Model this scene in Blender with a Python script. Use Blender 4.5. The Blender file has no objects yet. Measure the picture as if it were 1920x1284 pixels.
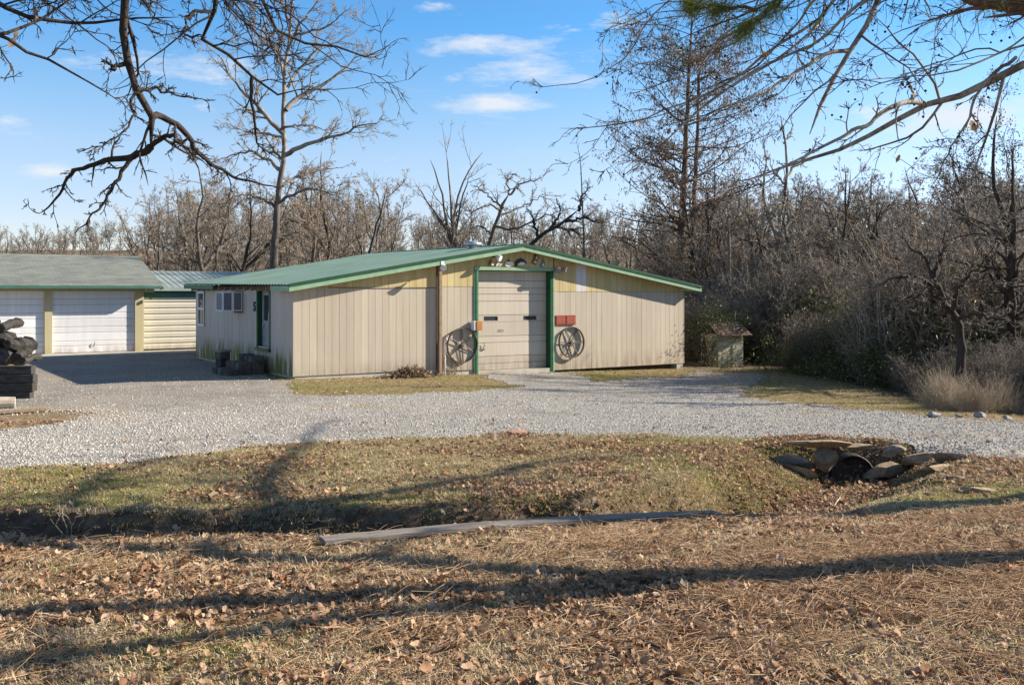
import bpy, math, random
import numpy as np
from mathutils import Vector, Matrix

# ------------------------------------------------------------------ camera, sky, sun, exposure
F, YH, HC = 1800.0, 548.0, 2.2          # focal length and horizon in photo pixels, eye height above the workshop's yard
scene = bpy.context.scene
C = scene.collection
cam_d = bpy.data.cameras.new('camera'); cam = bpy.data.objects.new('camera', cam_d); C.objects.link(cam)
cam.location = (0, 0, HC); cam.rotation_euler = (math.radians(90), 0, 0)
cam_d.sensor_width = 36; cam_d.lens = F / 1920 * 36
cam_d.shift_y = -(642 - YH) / 1920
cam_d.clip_start = 0.1; cam_d.clip_end = 3000
scene.camera = cam

SUN_AZ, SUN_EL = math.radians(13), math.radians(26)     # measured from +X towards +Y
to_sun = Vector((math.cos(SUN_AZ) * math.cos(SUN_EL), math.sin(SUN_AZ) * math.cos(SUN_EL), math.sin(SUN_EL)))
sun_d = bpy.data.lights.new('sun', 'SUN'); sun = bpy.data.objects.new('sun', sun_d); C.objects.link(sun)
sun_d.energy = 5.0; sun_d.angle = math.radians(0.53); sun_d.color = (1.0, 0.895, 0.75)
sun.rotation_euler = to_sun.to_track_quat('Z', 'Y').to_euler()
sun.location = (20, 5, 30)

world = bpy.data.worlds.new('World'); scene.world = world; world.use_nodes = True
wn, wl = world.node_tree.nodes, world.node_tree.links
wn.clear()
SKY_STRENGTH = 0.067
def build_world():
    out = wn.new('ShaderNodeOutputWorld'); bg = wn.new('ShaderNodeBackground'); bg.inputs[1].default_value = SKY_STRENGTH
    sky = wn.new('ShaderNodeTexSky'); sky.sky_type = 'NISHITA'; sky.sun_disc = False
    sky.sun_elevation = SUN_EL; sky.sun_rotation = math.radians(90) - SUN_AZ
    sky.air_density = 1.0; sky.dust_density = 0.25; sky.ozone_density = 1.2
    # the photograph's clear winter sky: pale at the horizon, quickly turning azure
    tint = wn.new('ShaderNodeMixRGB'); tint.blend_type = 'MULTIPLY'; tint.inputs[0].default_value = 1
    tcs = wn.new('ShaderNodeTexCoord'); sz = wn.new('ShaderNodeSeparateXYZ'); wl.new(tcs.outputs['Generated'], sz.inputs[0])
    rp = wn.new('ShaderNodeValToRGB'); el = rp.color_ramp.elements
    st = [(0, (1, 1, 1.24)), (.082, (1, 1, 1.24)), (.142, (1.03, 1.08, 1.25)), (.19, (.86, 1.09, 1.3)), (.27, (.50, 1.02, 1.42)), (.5, (.85, .95, 1.08)), (1, (1, .95, 1.0))]
    while len(el) < len(st): el.new(.5)
    for e, (p, c) in zip(el, st): e.position = p; e.color = (*c, 1)
    wl.new(sz.outputs[2], rp.inputs[0]); wl.new(sky.outputs[0], tint.inputs[1]); wl.new(rp.outputs[0], tint.inputs[2])
    # clouds: thin streaks, a function of direction only
    tc = wn.new('ShaderNodeTexCoord')
    nrm = wn.new('ShaderNodeVectorMath'); nrm.operation = 'NORMALIZE'; wl.new(tc.outputs['Generated'], nrm.inputs[0])
    mp = wn.new('ShaderNodeMapping'); mp.inputs['Scale'].default_value = (9, 9, 34); wl.new(nrm.outputs[0], mp.inputs[0])
    nz = wn.new('ShaderNodeTexNoise'); nz.inputs['Scale'].default_value = 1.6; nz.inputs['Detail'].default_value = 7
    nz.inputs['Roughness'].default_value = 0.66; wl.new(mp.outputs[0], nz.inputs['Vector'])
    def mth(op, a, b=None, clamp=False):
        m = wn.new('ShaderNodeMath'); m.operation = op; m.use_clamp = clamp
        for i, q in enumerate((a, b)):
            if q is None: continue
            if hasattr(q, 'links'): wl.new(q, m.inputs[i])
            else: m.inputs[i].default_value = q
        return m.outputs[0]
    acc = None
    for (px, py, rx, ry, amp) in [(905, 88, 120, 22, .95), (1010, 92, 110, 36, .6), (1000, 138, 140, 30, .75), (935, 196, 105, 20, 1.15),
                                  (1800, 215, 135, 34, 1.0), (88, 323, 44, 13, 1.1), (335, 128, 120, 24, .75), (1165, 42, 60, 20, .6),
                                  (12, 226, 30, 11, .7), (800, 18, 40, 15, .5), (170, 120, 90, 20, .45), (700, 300, 60, 9, .3), (430, 215, 90, 20, .3)]:
        d = Vector(((px - 960) / F, 1, (YH - py) / F)).normalized()
        sub = wn.new('ShaderNodeVectorMath'); sub.operation = 'SUBTRACT'; wl.new(nrm.outputs[0], sub.inputs[0]); sub.inputs[1].default_value = d
        mul = wn.new('ShaderNodeVectorMath'); mul.operation = 'MULTIPLY'; wl.new(sub.outputs[0], mul.inputs[0])
        mul.inputs[1].default_value = (F / rx, F / rx, F / ry)
        ln = wn.new('ShaderNodeVectorMath'); ln.operation = 'LENGTH'; wl.new(mul.outputs[0], ln.inputs[0])
        g = mth('MULTIPLY', mth('SUBTRACT', 1.0, mth('MULTIPLY', ln.outputs['Value'], 0.62), True), amp)
        acc = g if acc is None else mth('MAXIMUM', acc, g)
    # elsewhere the same kind of thin streaks, sparse
    sp = mth('MULTIPLY', mth('SUBTRACT', nz.outputs['Fac'], 0.60, True), 1.4)
    m1 = mth('SUBTRACT', mth('ADD', mth('MULTIPLY', acc, 1.0), mth('MULTIPLY', nz.outputs['Fac'], 2.0)), 1.32, True)
    m1 = mth('MULTIPLY', m1, mth('GREATER_THAN', acc, 0.0))
    m2 = mth('MINIMUM', mth('ADD', mth('MULTIPLY', m1, 1.35), sp), 0.9)
    mix = wn.new('ShaderNodeMixRGB'); wl.new(m2, mix.inputs[0]); wl.new(tint.outputs[0], mix.inputs[1])
    mix.inputs[2].default_value = (5.6, 5.9, 6.3, 1)
    wl.new(mix.outputs[0], bg.inputs[0]); wl.new(bg.outputs[0], out.inputs[0])
build_world()

scene.view_settings.view_transform = 'Standard'; scene.view_settings.look = 'None'
scene.view_settings.exposure = 1.18; scene.view_settings.gamma = 1.0
scene.view_settings.use_curve_mapping = False
scene.cycles.max_bounces = 4; scene.cycles.transparent_max_bounces = 8
scene.cycles.use_denoising = True
scene.cycles.denoiser = 'OPENIMAGEDENOISE'
scene.cycles.denoising_input_passes = 'RGB_ALBEDO_NORMAL'
try: scene.cycles.use_adaptive_sampling = False
except Exception: pass

# ------------------------------------------------------------------ helpers
rng = np.random.default_rng(7)
random.seed(7)
def sm(a, b, x):
    t = np.clip((np.asarray(x, float) - a) / (b - a), 0, 1); return t * t * (3 - 2 * t)
def _h(ix, iy, s):
    n = (ix.astype(np.int64) * 374761393 + iy.astype(np.int64) * 668265263 + s * 974634777) & 0x7fffffff
    n = ((n ^ (n >> 13)) * 1274126177) & 0x7fffffff
    return ((n ^ (n >> 16)) & 0xffff) / 65535.0
def noise2(x, y, s=0):
    x = np.asarray(x, float); y = np.asarray(y, float)
    ix = np.floor(x); iy = np.floor(y); fx = x - ix; fy = y - iy
    fx = fx * fx * (3 - 2 * fx); fy = fy * fy * (3 - 2 * fy)
    a = _h(ix, iy, s); b = _h(ix + 1, iy, s); c = _h(ix, iy + 1, s); d = _h(ix + 1, iy + 1, s)
    return (a * (1 - fx) + b * fx) * (1 - fy) + (c * (1 - fx) + d * fx) * fy
def fbm(x, y, o=4, s=0):
    r = 0; a = 0.5
    for i in range(o):
        r = r + a * noise2(x * 2 ** i, y * 2 ** i, s + i * 17); a *= 0.5
    return r / (1 - 0.5 ** o)

# terrain ---------------------------------------------------------------
DITCH = np.array([(4.75, 13.3), (4.25, 12.0), (3.2, 10.4), (1.9, 9.1), (0.2, 8.2), (-1.5, 7.75), (-3.5, 7.7), (-6, 8.1), (-10, 9), (-16, 11)])
def seg_dist(x, y, P):
    best = np.full(np.shape(x), 1e9)
    for (x0, y0), (x1, y1) in zip(P[:-1], P[1:]):
        dx, dy = x1 - x0, y1 - y0
        t = np.clip(((x - x0) * dx + (y - y0) * dy) / (dx * dx + dy * dy), 0, 1)
        best = np.minimum(best, np.hypot(x - x0 - t * dx, y - y0 - t * dy))
    return best
def terrain(x, y):
    x = np.asarray(x, float); y = np.asarray(y, float)
    z = np.interp(y, [-60, 0, 5, 6.6, 8.6, 11, 14.5, 20], [.6, .56, .5, .45, .26, .13, .0, .0])
    z = z - .028 * np.clip(x + 5.5, 0, 24) * sm(14, 24, y)
    z = z - .5 * sm(9, 16, x) * sm(13, 17, y) * (1 - sm(40, 60, y))
    z = z + .12 * sm(-6, -12, x) * sm(13, 6, y)
    # right of the ditch the lawn climbs a little
    z = z + .12 * sm(2.5, 6, x) * sm(12.5, 9.5, y) * sm(5.5, 8, y)
    # far land
    z = z + sm(55, 190, y) * (8.0 + 6.0 * sm(5, 80, x) + 2.5 * noise2(x / 40, y / 60, 5))
    z = z + sm(200, 600, y) * 16
    d = seg_dist(x, y, DITCH) + (fbm(x * 1.3, y * 1.3, 3, 3) - .5) * .38
    z = z - (.66 - .23 * sm(1.5, 3.6, x) + .1 * (fbm(x * 2, y * 2, 2, 9) - .5)) * (1 - sm(.50 - .22 * sm(1, 3.4, x), .86 + .60 * sm(1, 3.4, x), d)) * sm(13.32, 12.98, y) + .10 * np.exp(-((x - 4.6) / 1.1) ** 2) * sm(12.6, 13.2, y) * sm(14.6, 13.6, y)
    near = sm(24, 14, y)
    z = z + near * ((fbm(x * .9, y * .9, 3, 21) - .5) * .10 + (fbm(x * 5, y * 5, 3, 33) - .5) * .035) * sm(14.6, 13.6, y + .12 * np.abs(x - 2) * 0)
    z = z + sm(24, 18, y) * (fbm(x * .8, y * .8, 3, 60) - .5) * .05 * sm(13.6, 14.6, y)
    return z
def tz(x, y): return float(terrain(np.array([x]), np.array([y]))[0])
def at(px, py, Y): return Vector(((px - 960) * Y / F, Y, HC - (py - YH) * Y / F))
_YG = np.concatenate([np.arange(3, 18, .01), np.arange(18, 60, .03)])
def gnd(px, py):        # where the sight line through a photo pixel first meets the ground
    X = (px - 960) * _YG / F; d = HC - (py - YH) * _YG / F - terrain(X, _YG); i = int(np.argmax(d <= 0))
    t = d[i - 1] / (d[i - 1] - d[i]) if i else 0; Y = _YG[i - 1] + (_YG[i] - _YG[i - 1]) * t if i else _YG[0]
    return (px - 960) * Y / F, float(Y)
def poly_in(x, y, P):
    ins = np.zeros(np.shape(x), bool); n = len(P)
    for i in range(n):
        x0, y0 = P[i]; x1, y1 = P[(i + 1) % n]
        c = ((y0 > y) != (y1 > y))
        with np.errstate(divide='ignore', invalid='ignore'):
            xi = (x1 - x0) * (y - y0) / (y1 - y0 + 1e-12) + x0
        ins ^= (c & (x < xi))
    return ins
def pw(P): return [gnd(*p) for p in P]
ROAD = [(-18, 9.8)] + pw([(0, 888), (250, 868), (500, 838), (700, 828), (960, 814), (1200, 817), (1440, 822), (1700, 847), (1920, 866)]) + \
       [(16, 10.8), (30, 8), (30, 15)] + pw([(1920, 792), (1740, 780), (1560, 763), (1390, 743), (1450, 714), (1430, 699), (1300, 692), (1285, 706),
       (1120, 716), (1080, 701)]) + [(1.6, 28.9), (-.9, 27.2)] + pw([(905, 709), (985, 724), (860, 735), (620, 744), (560, 735), (535, 718)]) + [(-6.5, 26), (-10.5, 32.2), (-12, 35), (-40, 22), (-40, 12)]
PATCH = pw([(-40, 812), (-40, 775), (60, 770), (150, 778), (165, 790), (70, 803)])
NEAR = np.array(ROAD[1:10])
def tracks(x, y):
    d = y - np.interp(x, NEAR[:, 0], NEAR[:, 1]) + (fbm(x * .5, y * .5, 2, 140) - .5) * .5
    return np.maximum(np.exp(-((d - 1.25) / .32) ** 2), np.exp(-((d - 2.95) / .36) ** 2)) * (.45 + .55 * sm(.35, .6, fbm(x * .6, y * .9, 2, 141)))
def road_mask(x, y):
    jx = (fbm(x * 1.1, y * 1.1, 3, 41) - .5) * .9; jy = (fbm(x * 1.1, y * 1.1, 3, 47) - .5) * .9
    return poly_in(x + jx, y + jy, ROAD) & ~poly_in(x + jx, y + jy, PATCH)

# materials ----------------------------------------------------------------
class NT:
    def __init__(s, name):
        s.m = bpy.data.materials.new(name); s.m.use_nodes = True
        s.n, s.l = s.m.node_tree.nodes, s.m.node_tree.links
        s.b = s.n['Principled BSDF']; s.b.inputs['Roughness'].default_value = .85
        s.b.inputs['Specular IOR Level'].default_value = .3
        s._c = None
    def co(s, kind='Object'):
        if s._c is None: s._c = s.n.new('ShaderNodeTexCoord')
        return s._c.outputs[kind]
    def pos(s):
        return s.n.new('ShaderNodeNewGeometry').outputs['Position']
    def map(s, v, scale=(1, 1, 1), loc=(0, 0, 0)):
        m = s.n.new('ShaderNodeMapping'); m.inputs['Scale'].default_value = scale; m.inputs['Location'].default_value = loc
        s.l.new(v, m.inputs[0]); return m.outputs[0]
    def noise(s, v, scale, detail=4, rough=.55):
        t = s.n.new('ShaderNodeTexNoise'); t.inputs['Scale'].default_value = scale; t.inputs['Detail'].default_value = detail
        t.inputs['Roughness'].default_value = rough; s.l.new(v, t.inputs['Vector']); return t.outputs['Fac']
    def voro(s, v, scale, feature='F1', out='Distance'):
        t = s.n.new('ShaderNodeTexVoronoi'); t.inputs['Scale'].default_value = scale; t.feature = feature
        s.l.new(v, t.inputs['Vector']); return t.outputs[out]
    def ramp(s, f, stops, interp='LINEAR'):
        r = s.n.new('ShaderNodeValToRGB'); r.color_ramp.interpolation = interp
        e = r.color_ramp.elements
        while len(e) < len(stops): e.new(.5)
        for i, (p, c) in enumerate(stops):
            e[i].position = p; e[i].color = (c if len(c) == 4 else (*c, 1)) if not isinstance(c, (int, float)) else (c, c, c, 1)
        s.l.new(f, r.inputs[0]); return r.outputs[0]
    def mix(s, f, a, b, mode='MIX'):
        m = s.n.new('ShaderNodeMixRGB'); m.blend_type = mode
        for i, q in ((0, f), (1, a), (2, b)):
            if hasattr(q, 'links'): s.l.new(q, m.inputs[i])
            elif i == 0: m.inputs[0].default_value = q
            else: m.inputs[i].default_value = (*q, 1) if len(q) == 3 else q
        return m.outputs[0]
    def math(s, op, a, b=None, clamp=False):
        m = s.n.new('ShaderNodeMath'); m.operation = op; m.use_clamp = clamp
        for i, q in enumerate((a, b)):
            if q is None: continue
            if hasattr(q, 'links'): s.l.new(q, m.inputs[i])
            else: m.inputs[i].default_value = q
        return m.outputs[0]
    def attr(s, name, out='Fac'):
        a = s.n.new('ShaderNodeAttribute'); a.attribute_name = name; return a.outputs[out]
    def rand(s):
        return s.n.new('ShaderNodeObjectInfo').outputs['Random']
    def sep(s, v):
        q = s.n.new('ShaderNodeSeparateXYZ'); s.l.new(v, q.inputs[0]); return q.outputs
    def base(s, c):
        if hasattr(c, 'links'): s.l.new(c, s.b.inputs['Base Color'])
        else: s.b.inputs['Base Color'].default_value = (*c, 1)
    def rough(s, r):
        if hasattr(r, 'links'): s.l.new(r, s.b.inputs['Roughness'])
        else: s.b.inputs['Roughness'].default_value = r
    def bump(s, h, strength=.4, dist=.02):
        b = s.n.new('ShaderNodeBump'); b.inputs['Strength'].default_value = strength; b.inputs['Distance'].default_value = dist
        s.l.new(h, b.inputs['Height']); s.l.new(b.outputs[0], s.b.inputs['Normal'])
M = {}
def simple(name, c1, c2=None, scale=6, rough=.8, bump=.25, bdist=.01, metal=0, stretch=(1, 1, 1), rnd=0.0):
    t = NT(name); v = t.map(t.co(), stretch)
    c2 = c2 or tuple(x * .7 for x in c1)
    n = t.noise(v, scale, 5, .62)
    col = t.ramp(n, [(.3, c2), (.68, c1)])
    if rnd:
        r = t.math('ADD', t.math('MULTIPLY', t.rand(), 2 * rnd), 1 - rnd)
        h = t.n.new('ShaderNodeHueSaturation'); t.l.new(col, h.inputs['Color']); t.l.new(r, h.inputs['Value']); col = h.outputs[0]
    t.base(col); t.rough(rough); t.b.inputs['Metallic'].default_value = metal
    if bump: t.bump(t.noise(v, scale * 4, 4), bump, bdist)
    M[name] = t.m; return t.m

def siding_mat(name, base, dark, stain=None, stainz=.45, moss=False):
    t = NT(name); p = t.pos(); ob = t.co()
    streak = t.noise(t.map(p, (9, 9, .55)), 1.0, 6, .6)
    blotch = t.noise(p, 1.1, 4)
    fine = t.noise(t.map(p, (60, 60, 4)), 1.0, 3)
    c = t.mix(t.ramp(streak, [(.36, 0.0), (.72, .8)]), base, dark)
    c = t.mix(t.ramp(blotch, [(.4, 0.0), (.8, .35)]), c, tuple(x * .8 for x in base))
    r = t.math('ADD', t.math('MULTIPLY', t.rand(), .14), .93)
    h = t.n.new('ShaderNodeHueSaturation'); t.l.new(c, h.inputs['Color']); t.l.new(r, h.inputs['Value']); c = h.outputs[0]
    z = t.sep(p)[2]
    low = t.math('MULTIPLY', t.math('SUBTRACT', stainz, z), 1.0 / stainz, True)
    st = t.math('MULTIPLY', low, t.ramp(t.noise(t.map(p, (5, 5, .8)), 1.2, 5), [(.36, 0.0), (.62, 1.0)]))
    sheet = t.noise(t.map(p, (.82, .82, .05)), 1.0, 1)
    c = t.mix(t.ramp(sheet, [(.42, .0), (.6, .22)]), c, tuple(x * .78 for x in dark))
    c = t.mix(t.math('MULTIPLY', st, 2.4 if moss else .75, True), c, stain or (.25, .2, .14))
    t.base(c); t.rough(.75); t.bump(fine, .25, .004); M[name] = t.m
siding_mat('siding_cream', (.47, .412, .328), (.39, .33, .255))
siding_mat('siding_side', (.55, .48, .41), (.42, .35, .29), (.16, .15, .035), .85, True)
siding_mat('siding_yellow', (.56, .475, .255), (.38, .265, .10), stainz=.01)
siding_mat('siding_peeled', (.60, .61, .64), (.42, .30, .18), stainz=.01)
siding_mat('garage_tan', (.48, .42, .255), (.39, .34, .195))
siding_mat('garage_cream', (.56, .54, .455), (.48, .455, .375))
siding_mat('door_cream', (.49, .44, .37), (.41, .345, .27))
siding_mat('door_white', (.70, .70, .71), (.57, .57, .59))
simple('backing_dark', (.16, .13, .10), (.1, .08, .06))
simple('roof_green', (.185, .272, .225), (.13, .205, .165), .8, .5, .15, .004, .0)
simple('roof_pale', (.30, .35, .33), (.24, .285, .265), 1.3, .5, .1, .004)
simple('trim_light_green', (.25, .385, .25), (.185, .31, .19), 5, .55, .15)
simple('trim_dark_green', (.014, .08, .036), (.008, .048, .022), 5, .45, .15)
simple('trim_green', (.07, .20, .11), (.05, .15, .08), 5, .5, .15)
simple('steel_band', (.05, .16, .12), (.04, .11, .08), 3, .5, .1)
simple('iron', (.17, .145, .125), (.085, .06, .045), 14, .6, .4, .004, .3)
simple('white_paint', (.78, .78, .79), (.62, .62, .62), 8, .6, .15)
simple('door_grey', (.34, .34, .35), (.2, .2, .21), 5, .6, .2)
simple('dark_rubber', (.03, .03, .032), (.02, .02, .02), 8, .5, .2)
simple('galv', (.62, .63, .66), (.46, .47, .5), 6, .35, .1, .004, .7)
simple('rust_red', (.33, .065, .032), (.19, .05, .028), 9, .7, .3)
simple('orange_box', (.46, .19, .045), (.32, .13, .035), 9, .6, .2)
simple('grey_box', (.30, .26, .25), (.19, .15, .14), 9, .6, .2)
simple('post_brown', (.33, .245, .165), (.17, .115, .075), 7, .8, .5, .01, 0, (6, 6, 1))
simple('concrete', (.46, .43, .37), (.33, .30, .25), 2.2, .9, .4)
simple('tie_wood', (.095, .085, .077), (.022, .019, .017), 5, .85, .9, .03, 0, (1.2, 6, 6), .25)
simple('plank_wood', (.30, .265, .225), (.12, .10, .085), 4, .85, .8, .01, 0, (1, 14, 14))
simple('log_pale', (.50, .44, .36), (.30, .25, .19), 4, .85, .5)
simple('rock_brown', (.45, .335, .215), (.21, .15, .095), 3.5, .9, .8, .03, 0, (1, 1, 1), .3)
simple('rock_grey', (.46, .405, .33), (.23, .195, .155), 3.5, .9, .8, .03, 0, (1, 1, 1), .3)
simple('rock_dark', (.12, .105, .088), (.035, .03, .026), 4, .9, .8, .03, 0, (1, 1, 1), .3)
simple('rock_white', (.46, .445, .42), (.26, .25, .235), 4, .9, .7, .03, 0, (1, 1, 1), .15)
simple('flagstone', (.44, .23, .15), (.33, .17, .11), 5, .85, .4)
simple('cmp_steel', (.07, .066, .062), (.03, .028, .026), 6, .6, .4, .01, .4)
simple('hut_roof', (.24, .15, .11), (.11, .07, .055), 5, .85, .6, .02)
simple('hut_wall', (.62, .58, .44), (.40, .36, .25), 3, .85, .4)
simple('black_orn', (.03, .028, .026), (.015, .015, .015), 8, .5, .2)
simple('white_orn', (.72, .69, .62), (.5, .46, .38), 8, .6, .2)
simple('blue_orn', (.16, .22, .36), (.1, .12, .2), 8, .5, .2)
simple('bronze_orn', (.20, .13, .075), (.09, .055, .035), 8, .5, .2)
simple('soil', (.16, .11, .07), (.09, .06, .04), 6, .95, .8, .03)

def bark(name, c1, c2, blot=None, rnd=.12):
    t = NT(name); p = t.co()
    n = t.noise(t.map(p, (7, 7, 1.6)), 1.6, 6, .65)
    c = t.ramp(n, [(.32, c2), (.66, c1)])
    if blot: c = t.mix(t.ramp(t.noise(p, 2.3, 3), [(.5, 0.0), (.56, 1.0)]), c, blot)
    r = t.math('ADD', t.math('MULTIPLY', t.rand(), 2 * rnd), 1 - rnd)
    h = t.n.new('ShaderNodeHueSaturation'); t.l.new(c, h.inputs['Color']); t.l.new(r, h.inputs['Value'])
    t.base(h.outputs[0]); t.rough(.9); t.b.inputs['Specular IOR Level'].default_value = .15
    t.bump(n, .7, .03); M[name] = t.m
bark('bark_oak', (.17, .142, .115), (.075, .062, .052))
bark('bark_dark', (.075, .06, .05), (.028, .023, .02))
bark('bark_sycamore', (.42, .385, .33), (.22, .19, .155), (.15, .125, .10))
bark('bark_cypress', (.16, .12, .092), (.07, .05, .04))
bark('bark_pine', (.20, .12, .08), (.07, .045, .035))
bark('twig_grey', (.37, .32, .26), (.21, .178, .145), rnd=.35)
bark('twig_pale', (.36, .315, .26), (.19, .165, .135), rnd=.4)
bark('twig_brown', (.36, .275, .20), (.19, .145, .108), rnd=.3)
bark('twig_dark', (.10, .08, .065), (.05, .04, .033), rnd=.2)
def bark_sycamore_tall():
    t = NT('bark_sycamore_tall'); p = t.co(); n = t.noise(t.map(p, (7, 7, 1.6)), 1.6, 6, .65)
    pale = t.mix(t.ramp(t.noise(p, 2.3, 3), [(.46, 0.0), (.54, 1.0)]), t.ramp(n, [(.32, (.19, .165, .135)), (.66, (.32, .29, .25))]), (.14, .115, .095))
    dark = t.ramp(n, [(.32, (.05, .041, .035)), (.66, (.13, .108, .09))])
    z = t.math('ADD', t.sep(p)[2], t.math('MULTIPLY', t.noise(p, .9, 3), 3.0))
    t.base(t.mix(t.ramp(t.math('MULTIPLY', z, .1), [(.72, 0.0), (1.0, 1.0)]), dark, pale)); t.rough(.9); t.bump(n, .7, .03); M['bark_sycamore_tall'] = t.m
bark_sycamore_tall()
def leafmat(name, stops, transl=.25, rough=.7):
    t = NT(name); c = t.ramp(t.rand(), stops)
    n = t.noise(t.co(), 18, 3)
    c = t.mix(t.ramp(n, [(.35, .35), (.7, 0.0)]), c, tuple(x * .5 for x in stops[0][1]))
    t.base(c); t.rough(rough); t.b.inputs['Specular IOR Level'].default_value = .25
    if transl:
        tr = t.n.new('ShaderNodeBsdfTranslucent'); t.l.new(c, tr.inputs[0])
        mx = t.n.new('ShaderNodeMixShader'); mx.inputs[0].default_value = transl
        t.l.new(t.b.outputs[0], mx.inputs[1]); t.l.new(tr.outputs[0], mx.inputs[2])
        t.l.new(mx.outputs[0], t.n['Material Output'].inputs[0])
    M[name] = t.m
leafmat('leaf_dead', [(0, (.17, .095, .05)), (.18, (.40, .255, .15)), (.42, (.54, .38, .245)), (.58, (.25, .12, .058)), (.76, (.47, .30, .18)), (.9, (.66, .50, .35)), (1, (.42, .155, .06))])
leafmat('grass_dry', [(0, (.56, .43, .265)), (.4, (.70, .565, .375)), (.75, (.46, .335, .195)), (1, (.82, .69, .49))], .3)
leafmat('grass_green', [(0, (.30, .32, .08)), (.5, (.42, .42, .12)), (1, (.55, .51, .20))], .3)
leafmat('grass_olive', [(0, (.32, .27, .12)), (.5, (.46, .38, .19)), (1, (.56, .46, .27))], .3)
leafmat('needle_straw', [(0, (.42, .25, .13)), (.5, (.54, .36, .21)), (1, (.64, .47, .30))], .1)
leafmat('needle_green', [(0, (.34, .40, .09)), (.5, (.48, .52, .13)), (1, (.62, .60, .20))], .6)
leafmat('leaf_evergreen', [(0, (.05, .07, .024)), (.5, (.08, .105, .032)), (.8, (.14, .15, .042)), (1, (.26, .25, .07))], .3, .5)
leafmat('leaf_brown', [(0, (.15, .105, .07)), (.5, (.25, .175, .115)), (1, (.33, .23, .15))], .2)
leafmat('weed_dry', [(0, (.38, .31, .22)), (.5, (.50, .42, .31)), (1, (.60, .52, .40))], .35)
def gravel_stone():
    t = NT('gravel_stone'); c = t.ramp(t.rand(), [(0, (.27, .25, .22)), (.2, (.38, .355, .315)), (.6, (.45, .425, .38)), (.85, (.51, .485, .435)), (1, (.60, .57, .515))])
    t.base(c); t.rough(.9); M['gravel_stone'] = t.m
gravel_stone()
def ground_mats():
    t = NT('ground'); p = t.pos()
    n1 = t.noise(p, 1.3, 5, .6); n2 = t.noise(p, 9, 5, .65); n3 = t.noise(p, 40, 4, .6)
    dry = t.ramp(n2, [(.3, (.10, .07, .045)), (.5, (.24, .17, .105)), (.72, (.46, .35, .22))])
    green = t.ramp(n2, [(.3, (.10, .10, .03)), (.6, (.20, .20, .055)), (.8, (.28, .26, .09))])
    soil = t.ramp(n2, [(.3, (.06, .042, .03)), (.7, (.14, .10, .07))])
    g = t.math('MULTIPLY', t.attr('green'), t.ramp(n1, [(.38, .15), (.62, 1.0)]))
    c = t.mix(g, dry, green)
    s = t.math('ADD', t.attr('soil'), t.math('MULTIPLY', t.math('SUBTRACT', n1, .5), .5), True)
    c = t.mix(s, c, soil)
    far = t.ramp(n1, [(.3, (.13, .105, .075)), (.7, (.25, .195, .125))])
    c = t.mix(t.attr('far'), c, far)
    t.base(c); t.rough(.95); t.b.inputs['Specular IOR Level'].default_value = .1
    t.bump(t.math('ADD', n2, t.math('MULTIPLY', n3, .5)), .9, .04); M['ground'] = t.m
    t = NT('gravel'); p = t.pos()
    v1 = t.voro(p, 26, 'F1', 'Color'); d1 = t.voro(p, 26); n1 = t.noise(p, .55, 5, .6); n2 = t.noise(p, 2.3, 5, .65); nf = t.noise(p, 60, 3)
    cell = t.sep(v1)[0]
    st = t.ramp(cell, [(0, (.28, .26, .23)), (.3, (.39, .365, .32)), (.7, (.44, .415, .37)), (1, (.52, .49, .44))])
    st = t.mix(t.ramp(d1, [(.25, 0.0), (.6, .6)]), st, (.15, .14, .13))
    dirt = t.ramp(nf, [(.3, (.20, .17, .135)), (.7, (.33, .285, .225))])
    tar = t.ramp(nf, [(.3, (.125, .11, .095)), (.7, (.23, .205, .175))])
    wear = t.math('ADD', t.math('MULTIPLY', t.attr('wear'), .9), t.math('MULTIPLY', t.math('SUBTRACT', n2, .50), 3.0), True)
    c = t.mix(t.math('MULTIPLY', wear, .75), st, t.mix(t.ramp(n1, [(.4, 0.0), (.6, 1.0)]), dirt, tar))
    d = t.math('MULTIPLY', t.attr('dirt'), t.ramp(n2, [(.35, .2), (.6, 1.0)]))
    c = t.mix(d, c, t.mix(t.ramp(n1, [(.4, 0.0), (.6, 1.0)]), (.36, .24, .13), (.27, .235, .11)))
    t.base(c); t.rough(.95); t.b.inputs['Specular IOR Level'].default_value = .1
    t.bump(t.math('SUBTRACT', 1.0, d1), .7, .02); M['gravel'] = t.m
ground_mats()
def shingle_mat():
    t = NT('shingle'); p = t.co()
    br = t.n.new('ShaderNodeTexBrick'); br.inputs['Scale'].default_value = 1.0; br.inputs['Brick Width'].default_value = .3; br.inputs['Row Height'].default_value = .14
    br.inputs['Mortar Size'].default_value = .006; br.inputs['Color1'].default_value = (.215, .235, .212, 1); br.inputs['Color2'].default_value = (.145, .162, .146, 1)
    br.inputs['Mortar'].default_value = (.10, .115, .10, 1); t.l.new(p, br.inputs['Vector'])
    n = t.noise(p, 1.4, 4); c = t.mix(t.ramp(n, [(.4, 0.0), (.75, .5)]), br.outputs[0], (.23, .24, .21))
    t.base(c); t.rough(.95); t.bump(t.noise(p, 90, 2), .4, .004); M['shingle'] = t.m
shingle_mat()
def glass_mat():
    t = NT('glass_pane'); t.base((.04, .05, .06)); t.rough(.06); t.b.inputs['Specular IOR Level'].default_value = .7; M['glass_pane'] = t.m
    t = NT('dark_coil'); w = t.n.new('ShaderNodeTexWave'); w.bands_direction = 'Z'; w.inputs['Scale'].default_value = 22; t.l.new(t.co(), w.inputs['Vector'])
    t.base(t.ramp(w.outputs['Fac'], [(.3, (.07, .075, .085)), (.8, (.26, .27, .295))])); t.rough(.6); M['dark_coil'] = t.m
glass_mat()

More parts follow.
